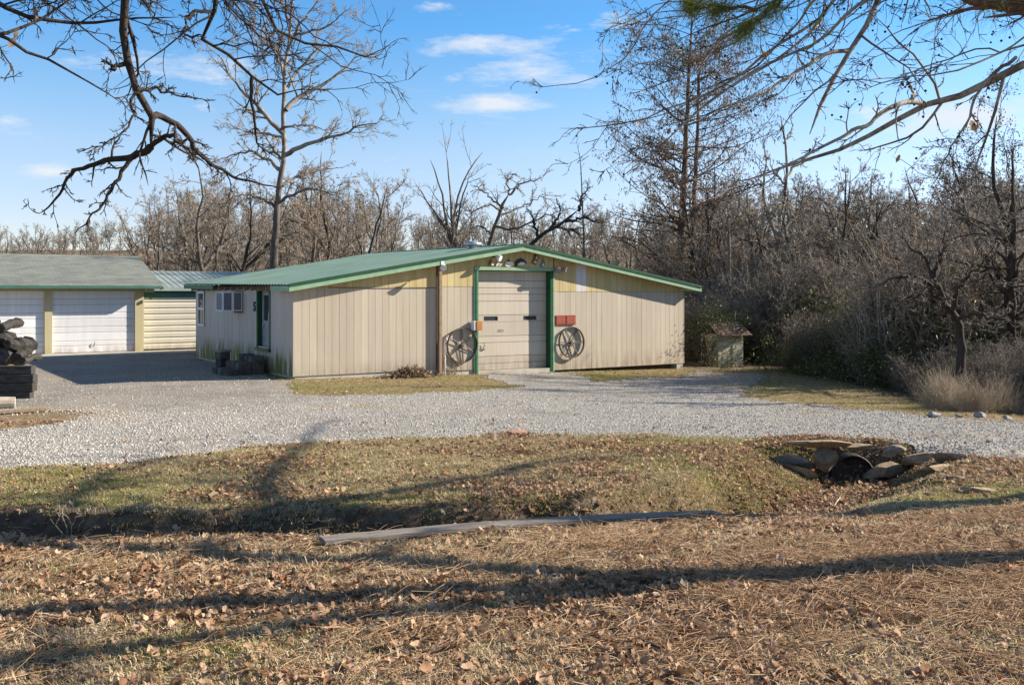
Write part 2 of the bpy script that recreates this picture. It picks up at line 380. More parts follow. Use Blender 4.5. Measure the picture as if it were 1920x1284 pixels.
# mesh builder ---------------------------------------------------------------
class MB:
    def __init__(s): s.v = []; s.f = []
    def add(s, v, f):
        o = len(s.v); s.v += [tuple(p) for p in v]; s.f += [tuple(i + o for i in q) for q in f]; return s
    def box(s, x0, x1, y0, y1, z0, z1):
        return s.add([(x0, y0, z0), (x1, y0, z0), (x1, y1, z0), (x0, y1, z0), (x0, y0, z1), (x1, y0, z1), (x1, y1, z1), (x0, y1, z1)],
                     [(0, 3, 2, 1), (4, 5, 6, 7), (0, 1, 5, 4), (1, 2, 6, 5), (2, 3, 7, 6), (3, 0, 4, 7)])
    def prism(s, poly, y0, y1):            # poly in (x,z), extruded along y
        n = len(poly)
        return s.add([(x, y0, z) for x, z in poly] + [(x, y1, z) for x, z in poly],
                     [tuple(range(n)), tuple(range(2 * n - 1, n - 1, -1))] + [(i, n + i, n + (i + 1) % n, (i + 1) % n) for i in range(n)])
    def prismx(s, poly, x0, x1):           # poly in (y,z), extruded along x
        n = len(poly)
        return s.add([(x0, y, z) for y, z in poly] + [(x1, y, z) for y, z in poly],
                     [tuple(range(n - 1, -1, -1)), tuple(range(n, 2 * n))] + [(i, (i + 1) % n, n + (i + 1) % n, n + i) for i in range(n)])
    def tube(s, pts, r, sides=8, caps=True):
        pts = [Vector(p) for p in pts]; n = len(pts)
        rr = r if hasattr(r, '__len__') else [r] * n
        V = []
        ref = None
        for i, p in enumerate(pts):
            t = (pts[min(i + 1, n - 1)] - pts[max(i - 1, 0)]).normalized()
            if ref is None: ref = Vector((0, 0, 1)) if abs(t.z) < .9 else Vector((1, 0, 0))
            a = t.cross(ref).normalized(); b = t.cross(a); ref = -b if False else ref
            for k in range(sides):
                q = 2 * math.pi * k / sides; V.append(p + (a * math.cos(q) + b * math.sin(q)) * rr[i])
        Fc = []
        for i in range(n - 1):
            for k in range(sides):
                k2 = (k + 1) % sides; Fc.append((i * sides + k, (i + 1) * sides + k, (i + 1) * sides + k2, i * sides + k2))
        if caps: Fc += [tuple(range(sides)), tuple((n - 1) * sides + k for k in range(sides - 1, -1, -1))]
        return s.add(V, Fc)
    def ring(s, c, R, w, d, n=40, axis='y'):   # flat rim: radius R, radial width w, depth d along y
        V = []; Fc = []
        for k in range(n):
            a = 2 * math.pi * k / n; ca, sa = math.cos(a), math.sin(a)
            for (rad, yy) in ((R, 0), (R, d), (R - w, d), (R - w, 0)):
                V.append((c[0] + rad * ca, c[1] + yy, c[2] + rad * sa))
        for k in range(n):
            k2 = (k + 1) % n
            for j in range(4):
                j2 = (j + 1) % 4; Fc.append((k * 4 + j, k2 * 4 + j, k2 * 4 + j2, k * 4 + j2))
        return s.add(V, Fc)
    def mesh(s, name, mats=()):
        me = bpy.data.meshes.new(name); me.from_pydata(s.v, [], s.f); me.update()
        import bmesh
        bm = bmesh.new(); bm.from_mesh(me); bmesh.ops.recalc_face_normals(bm, faces=bm.faces); bm.to_mesh(me); bm.free()
        for m in mats: me.materials.append(M[m] if isinstance(m, str) else m)
        return me
    def build(s, name, mat, parent=None, bevel=0, smooth=False):
        o = obj(name, s.mesh(name, [mat]), parent)
        if bevel:
            b = o.modifiers.new('bevel', 'BEVEL'); b.width = bevel; b.segments = 2; b.limit_method = 'ANGLE'
        if smooth: o.data.polygons.foreach_set('use_smooth', [True] * len(o.data.polygons))
        return o
def obj(name, me, parent=None, loc=None):
    o = bpy.data.objects.new(name, me); C.objects.link(o)
    if parent is not None: o.parent = parent
    if loc is not None: o.location = loc
    return o
def text_mesh(cu):
    t = bpy.data.objects.new('t', cu); C.objects.link(t); me = bpy.data.meshes.new_from_object(t); bpy.data.objects.remove(t); return me
def tag(o, label=None, cat=None, group=None, kind=None):
    if label: o['label'] = label
    if cat: o['category'] = cat
    if group: o['group'] = group
    if kind: o['kind'] = kind
    return o
def empty(name, loc, rz=0): 
    o = bpy.data.objects.new(name, None); C.objects.link(o); o.location = loc; o.rotation_euler = (0, 0, rz); o.empty_display_size = .3; return o
def np_mesh(name, V, quads=None, tris=None, mats=(), smooth=False):
    me = bpy.data.meshes.new(name); V = np.asarray(V, np.float32).reshape(-1, 3)
    loops = []; starts = []; n = 0
    if quads is not None and len(quads):
        q = np.asarray(quads, np.int32).reshape(-1, 4); loops.append(q.ravel()); starts.append(np.arange(len(q)) * 4); n = len(q) * 4
    if tris is not None and len(tris):
        q = np.asarray(tris, np.int32).reshape(-1, 3); loops.append(q.ravel()); starts.append(n + np.arange(len(q)) * 3)
    loops = np.concatenate(loops).astype(np.int32); starts = np.concatenate(starts).astype(np.int32)
    me.vertices.add(len(V)); me.vertices.foreach_set('co', V.ravel())
    me.loops.add(len(loops)); me.loops.foreach_set('vertex_index', loops)
    me.polygons.add(len(starts)); me.polygons.foreach_set('loop_start', starts)
    me.update(calc_edges=True)
    if smooth: me.polygons.foreach_set('use_smooth', np.ones(len(starts), bool))
    for m in mats: me.materials.append(M[m] if isinstance(m, str) else m)
    return me

# scatter by geometry nodes (uncountable stuff only) ---------------------------
def proto_coll(name, meshes):
    c = bpy.data.collections.new(name)
    for i, me in enumerate(meshes):
        o = bpy.data.objects.new('%s_%02d' % (name, i), me); c.objects.link(o)
    return c
_gn = {}
def scatter(name, pts, rot, scl, idx, coll, label, cat, structure=None):
    pts = np.asarray(pts, np.float32); n = len(pts)
    me = bpy.data.meshes.new(name); me.vertices.add(n); me.vertices.foreach_set('co', pts.ravel())
    a = me.attributes.new('rot', 'FLOAT_VECTOR', 'POINT'); a.data.foreach_set('vector', np.asarray(rot, np.float32).ravel())
    a = me.attributes.new('scl', 'FLOAT', 'POINT'); a.data.foreach_set('value', np.asarray(scl, np.float32).ravel())
    a = me.attributes.new('idx', 'INT', 'POINT'); a.data.foreach_set('value', np.asarray(idx, np.int32).ravel())
    o = obj(name, me); tag(o, label, cat, None, 'stuff')
    g = bpy.data.node_groups.new(name, 'GeometryNodeTree')
    g.interface.new_socket('Geometry', in_out='INPUT', socket_type='NodeSocketGeometry'); g.interface.new_socket('Geometry', in_out='OUTPUT', socket_type='NodeSocketGeometry')
    N, L = g.nodes, g.links
    i = N.new('NodeGroupInput'); u = N.new('NodeGroupOutput'); ip = N.new('GeometryNodeInstanceOnPoints')
    ci = N.new('GeometryNodeCollectionInfo'); ci.inputs['Collection'].default_value = coll
    ci.inputs['Separate Children'].default_value = True; ci.inputs['Reset Children'].default_value = True
    def at_(nm, ty):
        q = N.new('GeometryNodeInputNamedAttribute'); q.data_type = ty; q.inputs['Name'].default_value = nm; return q.outputs['Attribute']
    er = N.new('FunctionNodeEulerToRotation'); L.new(at_('rot', 'FLOAT_VECTOR'), er.inputs[0])
    L.new(i.outputs[0], ip.inputs['Points']); L.new(ci.outputs[0], ip.inputs['Instance']); ip.inputs['Pick Instance'].default_value = True
    L.new(at_('idx', 'INT'), ip.inputs['Instance Index']); L.new(er.outputs[0], ip.inputs['Rotation']); L.new(at_('scl', 'FLOAT'), ip.inputs['Scale'])
    L.new(ip.outputs[0], u.inputs[0])
    md = o.modifiers.new('scatter', 'NODES'); md.node_group = g
    return o

# ------------------------------------------------------------------ ground and driveway
def grid_axis(segs):
    out = []
    for a, b, st in segs: out += list(np.arange(a, b, st))
    return np.array(out + [segs[-1][1]])
def build_ground():
    gx = grid_axis([(-700, -100, 60), (-100, -30, 7), (-30, -12, .8), (-12, 12, .09), (12, 30, .8), (30, 100, 7), (100, 700, 60)])
    gy = grid_axis([(-80, 0, 10), (0, 3.6, .6), (3.6, 15.6, .075), (15.6, 24, .16), (24, 42, .45), (42, 70, 2), (70, 200, 8), (200, 900, 50)])
    X, Y = np.meshgrid(gx, gy); Z = terrain(X, Y); ny, nx = X.shape
    V = np.stack([X, Y, Z], -1).reshape(-1, 3)
    ii = np.arange(nx * ny).reshape(ny, nx)
    Q = np.stack([ii[:-1, :-1], ii[:-1, 1:], ii[1:, 1:], ii[1:, :-1]], -1).reshape(-1, 4)
    me = np_mesh('ground', V, Q, mats=['ground'], smooth=True)
    x, y = V[:, 0], V[:, 1]
    d = seg_dist(x, y, DITCH) + (fbm(x * 1.3, y * 1.3, 3, 3) - .5) * .38
    green = np.clip(sm(7.6, 8.6, y) * sm(15.5, 13.5, y) * 1.1 + sm(20, 23, y) * sm(34, 30, y), 0, 1) * (.25 + 1.1 * sm(.42, .62, fbm(x * .45, y * .6, 3, 71)))
    green = green * sm(.95 - .5 * sm(-.6, .6, x), 1.35 - .5 * sm(-.6, .6, x), d)
    green = np.maximum(green, .35 * sm(.55, .7, fbm(x * .7, y * .9, 3, 77)))
    soil = np.clip(1.35 * (1 - sm(.55, 1.05, d)), 0, 1) * sm(13.9, 13.2, y)
    soil = np.maximum(soil, sm(9.0, 10.5, x) * sm(13, 15, y) * sm(48, 40, y))
    far = sm(33, 45, y)
    for nm, a in (('green', green), ('soil', soil), ('far', far)):
        q = me.attributes.new(nm, 'FLOAT', 'POINT'); q.data.foreach_set('value', a.astype(np.float32))
    tag(obj('ground', me), kind='structure')
    # driveway: its own sheet just above the ground
    sel = road_mask(X, Y) & (Y > 8) & (Y < 40) & (np.abs(X) < 34)
    fm = sel[:-1, :-1] & sel[:-1, 1:] & sel[1:, 1:] & sel[1:, :-1]
    used = np.unique(Q[fm.ravel()]); remap = -np.ones(nx * ny, int); remap[used] = np.arange(len(used))
    V2 = V[used].copy(); V2[:, 2] += .012
    me2 = np_mesh('gravel_driveway', V2, remap[Q[fm.ravel()]], mats=['gravel'], smooth=True)
    x, y = V2[:, 0], V2[:, 1]
    wear = sm(-2, -8, x - (y - 17) * .2) * sm(16.5, 18.5, y) * .95 + sm(18.5, 22, y) * .35 + .8 * tracks(x, y)
    dirt = np.maximum(sm(4.5, 7, x) * sm(19, 22, y), .8 * sm(.56, .66, fbm(x * .35, y * .6, 3, 91)) * sm(15.5, 17.5, y))
    for nm, a in (('wear', wear), ('dirt', dirt)):
        q = me2.attributes.new(nm, 'FLOAT', 'POINT'); q.data.foreach_set('value', np.clip(a, 0, 1).astype(np.float32))
    tag(obj('gravel_driveway', me2), kind='structure')
build_ground()

# ------------------------------------------------------------------ main workshop (local frame: x along the gable wall, y to the back)
ROT = math.atan2(.5478, .8366)
A = (-5.52, 24.3)
def s_at(px):
    k = (px - 960) / F; return (24.3 * k + 5.52) / (.8366 - .5478 * k)
def w_at(px):
    k = (px - 960) / F; return (-5.52 - 24.3 * k) / (.5478 + .8366 * k)
def zs(px, py):
    return HC - (py - YH) * (24.3 + .5478 * s_at(px)) / F
LEN, DEP = 13.33, 9.05
EL, ER, AP = -.25, 13.83, 6.79          # eaves and apex along x
ZE, ZA = 2.39, 3.58                     # roof top at eave and apex
def roofz(s):
    return ZA - (ZA - ZE) * abs(s - AP) / (AP - EL)
WS = empty('workshop', (A[0], A[1], 0), ROT)
tag(WS, 'long low cream and yellow workshop with a green metal gable roof', 'workshop')
def rise(y): return .010 * max(0, y)      # the roof climbs slightly to the back
def build_workshop():
    pitch = .2032
    shared = {}
    def boards(parent, s0, s1, z0, z1, mat, y=-.016, top=None, name='siding_board', gap=.007, special=None):
        n = max(1, round((s1 - s0) / pitch)); p = (s1 - s0) / n
        for i in range(n):
            a, b = s0 + i * p + gap / 2, s0 + (i + 1) * p - gap / 2
            m = mat if not special or not special(.5 * (a + b)) else 'siding_peeled'
            dy = y + random.uniform(-.002, .002)
            if top is None:
                key = (round(p, 4), round(z0, 3), round(z1, 3), m)
                if key not in shared: shared[key] = MB().box(0, p - gap, 0, .016, z0, z1).mesh(name, [m])
                o = obj(name, shared[key], parent, (a, dy, 0))
            else:
                pts = [(a, z0), (b, z0), (b, top(b))]
                if a < AP < b: pts.append((AP, top(AP)))
                pts.append((a, top(a)))
                o = MB().prism(pts, dy, dy + .016).build(name, m, parent)
    # backing walls
    fw = MB()
    tz_ = lambda s: roofz(s) - .16
    fw.prism([(0, .07), (4.13, .07), (4.13, tz_(4.13)), (0, tz_(0))], 0.001, .1)
    fw.prism([(4.13, .0), (5.30, .0), (5.30, tz_(5.3)), (4.13, tz_(4.13))], 0.001, .1)
    fw.prism([(5.30, 2.9), (8.06, 2.9), (8.06, tz_(8.06)), (AP, tz_(AP)), (5.30, tz_(5.3))], 0.001, .1)
    fw.prism([(8.06, -.13), (LEN, -.12), (LEN, tz_(LEN)), (8.06, tz_(8.06))], 0.001, .1)
    front = fw.build('front_wall', 'backing_dark', WS)
    zt = lambda s: roofz(s) - .13
    boards(front, .0, 4.08, .07, 2.33, 'siding_cream', top=lambda s: min(2.33, zt(s)))
    boards(front, .55, 4.08, 2.338, 3, 'siding_yellow', y=-.024, top=lambda s: max(zt(s), 2.35))
    boards(front, 4.22, 5.30, .01, 2.355, 'siding_cream')
    boards(front, 4.22, 5.30, 2.363, 3, 'siding_yellow', y=-.024, top=zt)
    boards(front, 5.30, 8.06, 2.93, 3, 'siding_yellow', y=-.024, top=zt)
    boards(front, 8.10, LEN, -.13, 2.215, 'siding_cream')
    boards(front, 8.10, LEN - .02, 2.223, 3, 'siding_yellow', y=-.024, top=lambda s: max(zt(s), 2.24), special=lambda s: s_at(1083) < s < s_at(1101))
    MB().box(4.11, 4.20, -.15, -.03, -.10, roofz(4.15) - .15).build('corner_post', 'post_brown', WS, .006)
    MB().box(-.03, .0, -.02, .06, .06, 2.3).build('corner_trim', 'siding_cream', WS)
    MB().box(LEN, LEN + .03, -.02, .06, -.13, 2.25).build('corner_trim', 'siding_cream', WS)
    MB().box(0.03, 5.3, .012, .2, -.25, .068).build('foundation', 'concrete', WS)
    MB().box(13.05, 13.32, .0, .3, -.5, -.135).build('foundation_block', 'concrete', WS)
    MB().box(8.1, 13.0, .25, .4, -.5, -.14).build('foundation', 'soil', WS)
    # right and rear walls
    MB().box(LEN - .1, LEN - .002, .1, DEP, -.13, 2.3).build('end_wall', 'siding_cream', WS)
    rb = MB(); rb.prism([(.02, .07), (LEN - .02, -.12), (LEN - .02, 2.3), (AP, 3.45), (.02, 2.3)], DEP - .08, DEP).build('rear_wall', 'siding_cream', WS)
    # side wall (faces the garages): backing with openings, narrow grooved boards as real geometry
    holes = [(1.78, 2.74, .72, 2.24), (4.04, 4.90, 1.60, 2.24), (8.06, 8.80, 1.10, 2.23)]
    def cut_panels(mb, x0, x1, y0, y1, z0, z1):
        hs = [h for h in holes if h[0] < y1 and h[1] > y0]
        if not hs: mb.box(x0, x1, y0, y1, z0, z1); return
        h = hs[0]
        if h[0] > y0 + .01: mb.box(x0, x1, y0, min(h[0], y1), z0, z1)
        a, b = max(h[0], y0), min(h[1], y1)
        mb.box(x0, x1, a, b, z0, h[2]); mb.box(x0, x1, a, b, h[3], z1)
        if h[1] < y1 - .01: mb.box(x0, x1, h[1], y1, z0, z1)
    bk = MB()
    ys = [0.105] + sorted([q for h in holes for q in h[:2]]) + [DEP]
    for a, b in zip(ys[:-1], ys[1:]): cut_panels(bk, .002, .09, a, b, .08, 2.32)
    side = bk.build('side_wall', 'backing_dark', WS)
    sb = MB(); n = 68; p = DEP / n
    for i in range(n): cut_panels(sb, -.016 + random.uniform(-.002, .002), .0, i * p + .004, (i + 1) * p - .004, .07, 2.30 + .06 * i / n)
    so = sb.build('side_siding', 'siding_side', side); so['kind'] = 'stuff'
    MB().box(.01, .1, .11, DEP, -.2, .078).build('foundation', 'concrete', WS)
    # side door in a deep dark green frame, with a glazed upper half
    fr = MB()
    fr.box(-.04, .10, 1.70, 1.79, .66, 2.27); fr.box(-.04, .10, 2.73, 2.82, .66, 2.27); fr.box(-.04, .10, 1.79, 2.73, 2.23, 2.28)
    fr.build('door_frame', 'trim_dark_green', WS)
    MB().box(-.09, .12, 1.68, 2.84, .60, .68).build('door_sill', 'trim_dark_green', WS)
    d = MB(); d.box(.10, .14, 1.79, 2.73, .68, 1.42); d.box(.10, .14, 1.79, 1.90, 1.42, 2.23); d.box(.10, .14, 2.60, 2.73, 1.42, 2.23); d.box(.10, .14, 1.9, 2.6, 2.12, 2.23)
    dr = d.build('side_door', 'door_grey', WS)
    MB().box(.115, .125, 1.9, 2.6, 1.42, 2.12).build('pane', 'glass_pane', dr)
    MB().tube([(.08, 2.55, 1.3), (.05, 2.55, 1.3)], .03, 10).build('handle', 'galv', dr)
    # sash window at the far end
    w = MB(); y0, y1, z0, z1 = holes[2]
    for (a, b, c, e) in ((y0, y0 + .07, z0, z1), (y1 - .07, y1, z0, z1), (y0 + .07, y1 - .07, z0, z0 + .07), (y0 + .07, y1 - .07, z1 - .07, z1), (y0 + .07, y1 - .07, 1.63, 1.70)):
        w.box(-.035, .05, a, b, c, e)
    win = w.build('window', 'white_paint', WS)
    MB().box(.0, .012, y0 + .07, y1 - .07, z0 + .07, 1.63).build('pane', 'glass_pane', win)
    MB().box(.0, .012, y0 + .07, y1 - .07, 1.70, z1 - .07).build('pane', 'glass_pane', win)
    MB().box(-.03, -.017, y0 - .08, y0, z0, z1 + .06).build('window_trim', 'trim_green', win)
    # small window that holds the air conditioner
    w = MB(); y0, y1, z0, z1 = holes[1]
    for (a, b, c, e) in ((y0, y0 + .05, z0, z1), (y1 - .05, y1, z0, z1), (y0 + .05, y1 - .05, z1 - .05, z1)): w.box(-.035, .05, a, b, c, e)
    win = w.build('window', 'post_brown', WS)
    MB().box(.03, .05, y0 + .05, y1 - .05, z0, z1 - .05).build('pane', 'dark_rubber', win)
    # roof: two ribbed metal slopes
    def slope(sa, sb_, name, mat):
        za, zb = roofz(sa), roofz(sb_); V = []; Q = []
        yv = []; y = -.32
        while y < DEP + .55:
            yv += [(y, 0), (y + .035, .018), (y + .07, .018), (y + .105, 0)]; y += .23
        yv.append((DEP + .6, 0)); ns = 9
        for (yy, dz) in yv:
            for k in range(ns):
                t = k / (ns - 1); V.append((sa + (sb_ - sa) * t, yy, za + (zb - za) * t + dz + rise(yy) + random.uniform(-.002, .002)))
        for i in range(len(yv) - 1):
            for k in range(ns - 1): Q.append((i * ns + k, i * ns + k + 1, (i + 1) * ns + k + 1, (i + 1) * ns + k))
        nb = len(V); V += [(x, y, z - .03) for x, y, z in V]
        Q2 = [tuple(nb + i for i in reversed(q)) for q in Q]
        return MB().add(V, Q + Q2).build(name, mat, WS)
    rl = slope(EL, AP, 'roof', 'roof_green'); rr = slope(AP, ER, 'roof', 'roof_green')
    V = []
    cap = MB(); yb = DEP + .6
    cap.add([(AP - .16, -.34, roofz(AP - .16) + .022), (AP, -.34, ZA + .03), (AP + .16, -.34, roofz(AP - .16) + .022),
             (AP - .16, yb, roofz(AP - .16) + .022 + rise(yb)), (AP, yb, ZA + .03 + rise(yb)), (AP + .16, yb, roofz(AP - .16) + .022 + rise(yb))],
            [(0, 1, 4, 3), (1, 2, 5, 4)])
    cap.build('ridge_cap', 'trim_dark_green', rl)
    # barge boards: pale green board under a dark metal edge, each side of the gable
    for (a, b) in ((EL, AP), (AP, ER)):
        za, zb = roofz(a), roofz(b)
        MB().prism([(a, za - .175), (b, zb - .175), (b, zb - .045), (a, za - .045)], -.345, -.31).build('barge_board', 'trim_light_green', WS)
        MB().prism([(a, za - .05), (b, zb - .05), (b, zb + .026), (a, za + .026)], -.37, -.347).build('drip_edge', 'trim_dark_green', WS)
    # soffit strip
    for (a, b) in ((EL, AP), (AP, ER)):
        za, zb = roofz(a) - .12, roofz(b) - .12
        MB().prism([(a, za - .012), (b, zb - .012), (b, zb), (a, za)], -.31, .08).build('soffit', 'siding_yellow', WS)
    # broken eave fascia and bare rafter tails on the near eave
    for (y0, y1) in ((-.31, 1.05), (6.3, DEP + .6)):
        MB().prismx([(y0, ZE - .165 + rise(y0)), (y1, ZE - .165 + rise(y1)), (y1, ZE - .035 + rise(y1)), (y0, ZE - .035 + rise(y0))], EL - .005, EL + .025).build('fascia_board', 'trim_green' if y0 > 1 else 'trim_light_green', WS)
    for i in range(15):
        y = .3 + i * .61
        MB().prism([(EL + .035, ZE - .15), (.3, ZE - .06), (.3, ZE + .05), (EL + .035, ZE - .045)], y, y + .045).build('rafter_tail', 'post_brown', WS)
    MB().prismx([(-.30, ZE - .15), (DEP + .55, ZE - .15 + rise(DEP)), (DEP + .55, ZE - .04 + rise(DEP)), (-.3, ZE - .04)], ER - .03, ER).build('fascia_board', 'trim_light_green', WS)
    # round vent on the roof near the ridge
    vt = MB(); cx, cy = AP - .38, 1.9; zz = roofz(cx) + rise(cy)
    prof = [(.13, -.05), (.13, .10), (.25, .105), (.265, .135), (.22, .19), (.12, .225), (.02, .23)]
    for i, (r, h) in enumerate(prof):
        pass
    n = 20; V = [(cx + r * math.cos(2 * math.pi * k / n), cy + r * math.sin(2 * math.pi * k / n), zz + h) for r, h in prof for k in range(n)]
    vt.add(V, [(i * n + k, i * n + (k + 1) % n, (i + 1) * n + (k + 1) % n, (i + 1) * n + k) for i in range(len(prof) - 1) for k in range(n)] + [tuple(range((len(prof) - 1) * n, len(prof) * n))])
    vt.build('roof_vent', 'galv', rl, smooth=True)
    # overhead door and its green frame
    D0, D1, DT, DB, REC = 5.42, 7.93, 2.82, -.05, .17
    dark = MB()
    MB().box(5.30, 5.36, -.045, .09, -.12, 2.90).build('door_jamb', 'trim_green', WS)
    MB().box(5.36, D0, -.06, REC + .06, -.12, 2.90).build('door_jamb', 'trim_green', WS)
    MB().box(D1, 8.035, -.06, REC + .06, -.16, 2.90).build('door_jamb', 'trim_dark_green', WS)
    MB().box(8.036, 8.08, -.055, .09, -.16, 2.90).build('door_jamb', 'trim_light_green', WS)
    MB().box(5.30, 8.08, -.07, REC + .06, 2.83, 2.925).build('door_head', 'trim_light_green', WS)
    MB().box(5.36, 8.02, -.05, .5, -.2, -.052).build('threshold', 'concrete', WS)
    ys = [325, 395, 455, 522, 650, 715, 850, 910, 1040, 1105]
    zl = [DT] + [HC - (460 + y / 4.94 - YH) * 27.28 / F for y in ys] + [DB]
    od = MB().box(D0, D1, REC + .045, REC + .06, DB, DT).build('overhead_door', 'backing_dark', WS)
    for i, (b, a) in enumerate(zip(zl[:-1], zl[1:])):
        if i == 5:
            pm = MB(); z0, z1 = a + .004, b - .004; zc = .5 * (z0 + z1); wins = [(D0 + .32, D0 + .80), (D1 - .82, D1 - .34)]
            xs = [D0 + .005] + [q for w_ in wins for q in w_] + [D1 - .005]
            for k in range(0, 6, 2): pm.box(xs[k], xs[k + 1], REC + .004, REC + .045, z0, z1)
            for w_ in wins: pm.box(w_[0], w_[1], REC + .004, REC + .045, z0, zc - .062); pm.box(w_[0], w_[1], REC + .004, REC + .045, zc + .062, z1)
            po = pm.build('door_panel', 'door_cream', od)
            for w_ in wins:
                MB().box(w_[0], w_[1], REC + .03, REC + .035, zc - .062, zc + .062).build('door_window', 'glass_pane', od)
        else:
            MB().prismx([(REC + .004 + random.uniform(0, .004), a + .004), (REC, a + .02), (REC + .002, b - .012), (REC + .012, b - .004), (REC + .045, b - .004), (REC + .045, a + .004)], D0 + .004, D1 - .004).build('door_panel', 'door_cream', od)
    hb = MB(); hb.box(D0 + .27, D0 + .35, REC - .035, REC - .002, .55, .58); hb.tube([(D0 + .28, REC - .03, .6), (D0 + .33, REC - .04, .68), (D0 + .30, REC - .04, .74)], .012, 6)
    hb.build('handle', 'iron', od)
    for txt, x, z, size in (('1821', D0 + .78, 1.045, .115),):
        cu = bpy.data.curves.new('door_number', 'FONT'); cu.body = txt; cu.size = size; cu.extrude = .001; cu.materials.append(M['grey_box'])
        to = obj('door_number', text_mesh(cu), od, (x, REC - .004, z)); to.rotation_euler = (math.pi / 2, 0, 0)
    # white drain pipe elbow beside the post
    MB().tube([(4.33, -.05, -.1), (4.33, -.05, .78), (4.345, -.05, .84), (4.38, -.03, .88), (4.44, .02, .90)], .035, 10).build('vent_pipe', 'white_paint', WS, smooth=True)
    MB().tube([(.9, -.028, 2.325), (2.2, -.028, 2.30), (4.08, -.03, 2.32)], .006, 5).build('cable', 'dark_rubber', WS)
build_workshop()

# things fixed to or standing by the workshop --------------------------------------------------
def L2W(x, y, z):
    return Vector((A[0] + x * .8366 - y * .5478, A[1] + x * .5478 + y * .8366, z))
def wheel(s, z, R, label, spin, tilt):
    w = empty('iron_wheel', L2W(s, -.068, z), ROT)
    tag(w, label, 'wheel', 'old iron wheels hung on the workshop front')
    MB().ring((0, -.05, 0), R, .022, .075, 48).build('rim', 'iron', w)
    MB().tube([(0, -.05, 0), (0, .05, 0)], .045, 14).build('hub', 'iron', w)
    for k in range(6):
        a = spin + k * math.pi / 3; ca, sa = math.cos(a), math.sin(a); q = Vector((-sa, 0, ca)) * .017
        m = MB()
        for sg in (-1, 1):
            m.tube([Vector((ca * .04, sg * .012, sa * .04)) + q * sg, Vector((ca * (R - .018), sg * .004, sa * (R - .018))) + q * sg * 1.1], .011, 6)
        m.build('spoke', 'iron', w)
    w.rotation_euler = (tilt, 0, ROT)
wheel(4.885, .715, .495, 'rusty six-spoked iron wheel hung left of the overhead door', math.radians(35), 0.05)
wheel(8.70, .69, .475, 'rusty six-spoked iron wheel hung right of the overhead door under red plaques', math.radians(0), -.05)

def wall_thing(name, s, y, z, label, cat, group=None):
    o = empty(name, L2W(s, y, z), ROT); tag(o, label, cat, group); return o
o = wall_thing('electric_box', 5.27, -.06, 1.26, 'small orange box on the left jamb of the overhead door', 'box')
MB().box(-.02, .17, -.19, .0, -.13, .13).build('housing', 'orange_box', o, .01); MB().box(-.09, -.025, -.17, .02, -.13, .13).build('cover', 'white_paint', o, .006)
for i, (s0, nm) in enumerate(((8.12, 'left-hand of two square rusty red plaques above the right iron wheel'), (8.50, 'right-hand of two square rusty red plaques above the right iron wheel'))):
    p = wall_thing('red_plaque', s0, -.03, 1.36, nm, 'plaque', 'red plaques beside the door')
    MB().box(0, .365, -.03, .005, -.14, .15).build('plate', 'rust_red', p, .006); MB().box(.03, .335, -.036, -.031, -.11, .12).build('panel', 'rust_red', p)
def floodlight(s, z, label, mats, heads, y=-.06):
    o = wall_thing('floodlight', s, y, z, label, 'floodlight', 'lamps on the gable')
    MB().box(-.05, .05, -.03, .03, -.05, .05).build('mount', mats[0], o, .006)
    for (dx, dz, a) in heads:
        m = MB(); d = Vector((math.sin(a), -.8, -.45)).normalized(); p0 = Vector((dx * .4, -.04, dz)); p1 = p0 + d * .06; p2 = p0 + d * .17
        m.tube([p0, p1, p1 + d * .02, p2], [.022, .03, .075, .09], 12); m.build('lamp_head', mats[1], o, smooth=False)
floodlight(s_at(818), zs(818, 494), 'white floodlight under the barge board above the brown post', ('white_paint', 'white_paint'), [(0, -.06, -.3)], -.33)
floodlight(s_at(919), zs(919, 480), 'black and white floodlight high under the left barge board', ('dark_rubber', 'white_paint'), [(.1, -.01, .5)], -.2)
floodlight(s_at(1045), zs(1045, 503), 'grey twin floodlight at the upper right corner of the door', ('grey_box', 'grey_box'), [(-.12, .0, -.6), (.2, .02, .8)])
# ornaments above the door
def flat_orn(name, px, py, poly, mats, label, cat, sub=()):
    o = wall_thing(name, s_at(px), -.028, zs(px, py), label, cat, 'wall ornaments above the overhead door')
    k = 27.9 / F * 1.17
    MB().prism([(x * k, -y * k / 1.17) for x, y in poly], -.05, -.012).build('body', mats[0], o, .006)
    for nm, pl, m in sub: MB().prism([(x * k, -y * k / 1.17) for x, y in pl], -.068, -.05).build(nm, m, o, .004)
flat_orn('fish_ornament', 919, 493, [(-5, 6), (-4, -2), (-1, -7), (1, -2), (4, 1), (4, 6)], ['bronze_orn'], 'small dark bird-like ornament, leftmost above the door', 'ornament', [('wing', [(-1, 5), (0, -1), (3, 2), (4, 5)], 'white_orn')])
flat_orn('bird_ornament', 934, 494, [(-7, 6), (-5, 0), (-3, -6), (-1, -1), (4, 0), (8, -1), (3, 4), (0, 6)], ['white_orn'], 'pale yellow bird ornament, second from the left above the door', 'ornament', [('wing', [(-3, 4), (0, 1), (5, 1), (1, 4)], 'siding_yellow')])
flat_orn('shell_ornament', 952, 494, [(-8, 3), (-6, -3), (0, -5), (6, -3), (9, 1), (7, 5), (0, 7), (-6, 6)], ['white_orn'], 'round white shell ornament above the door', 'ornament', [('crown', [(-4, -4), (-1, -8), (1, -5), (2, -3)], 'black_orn')])
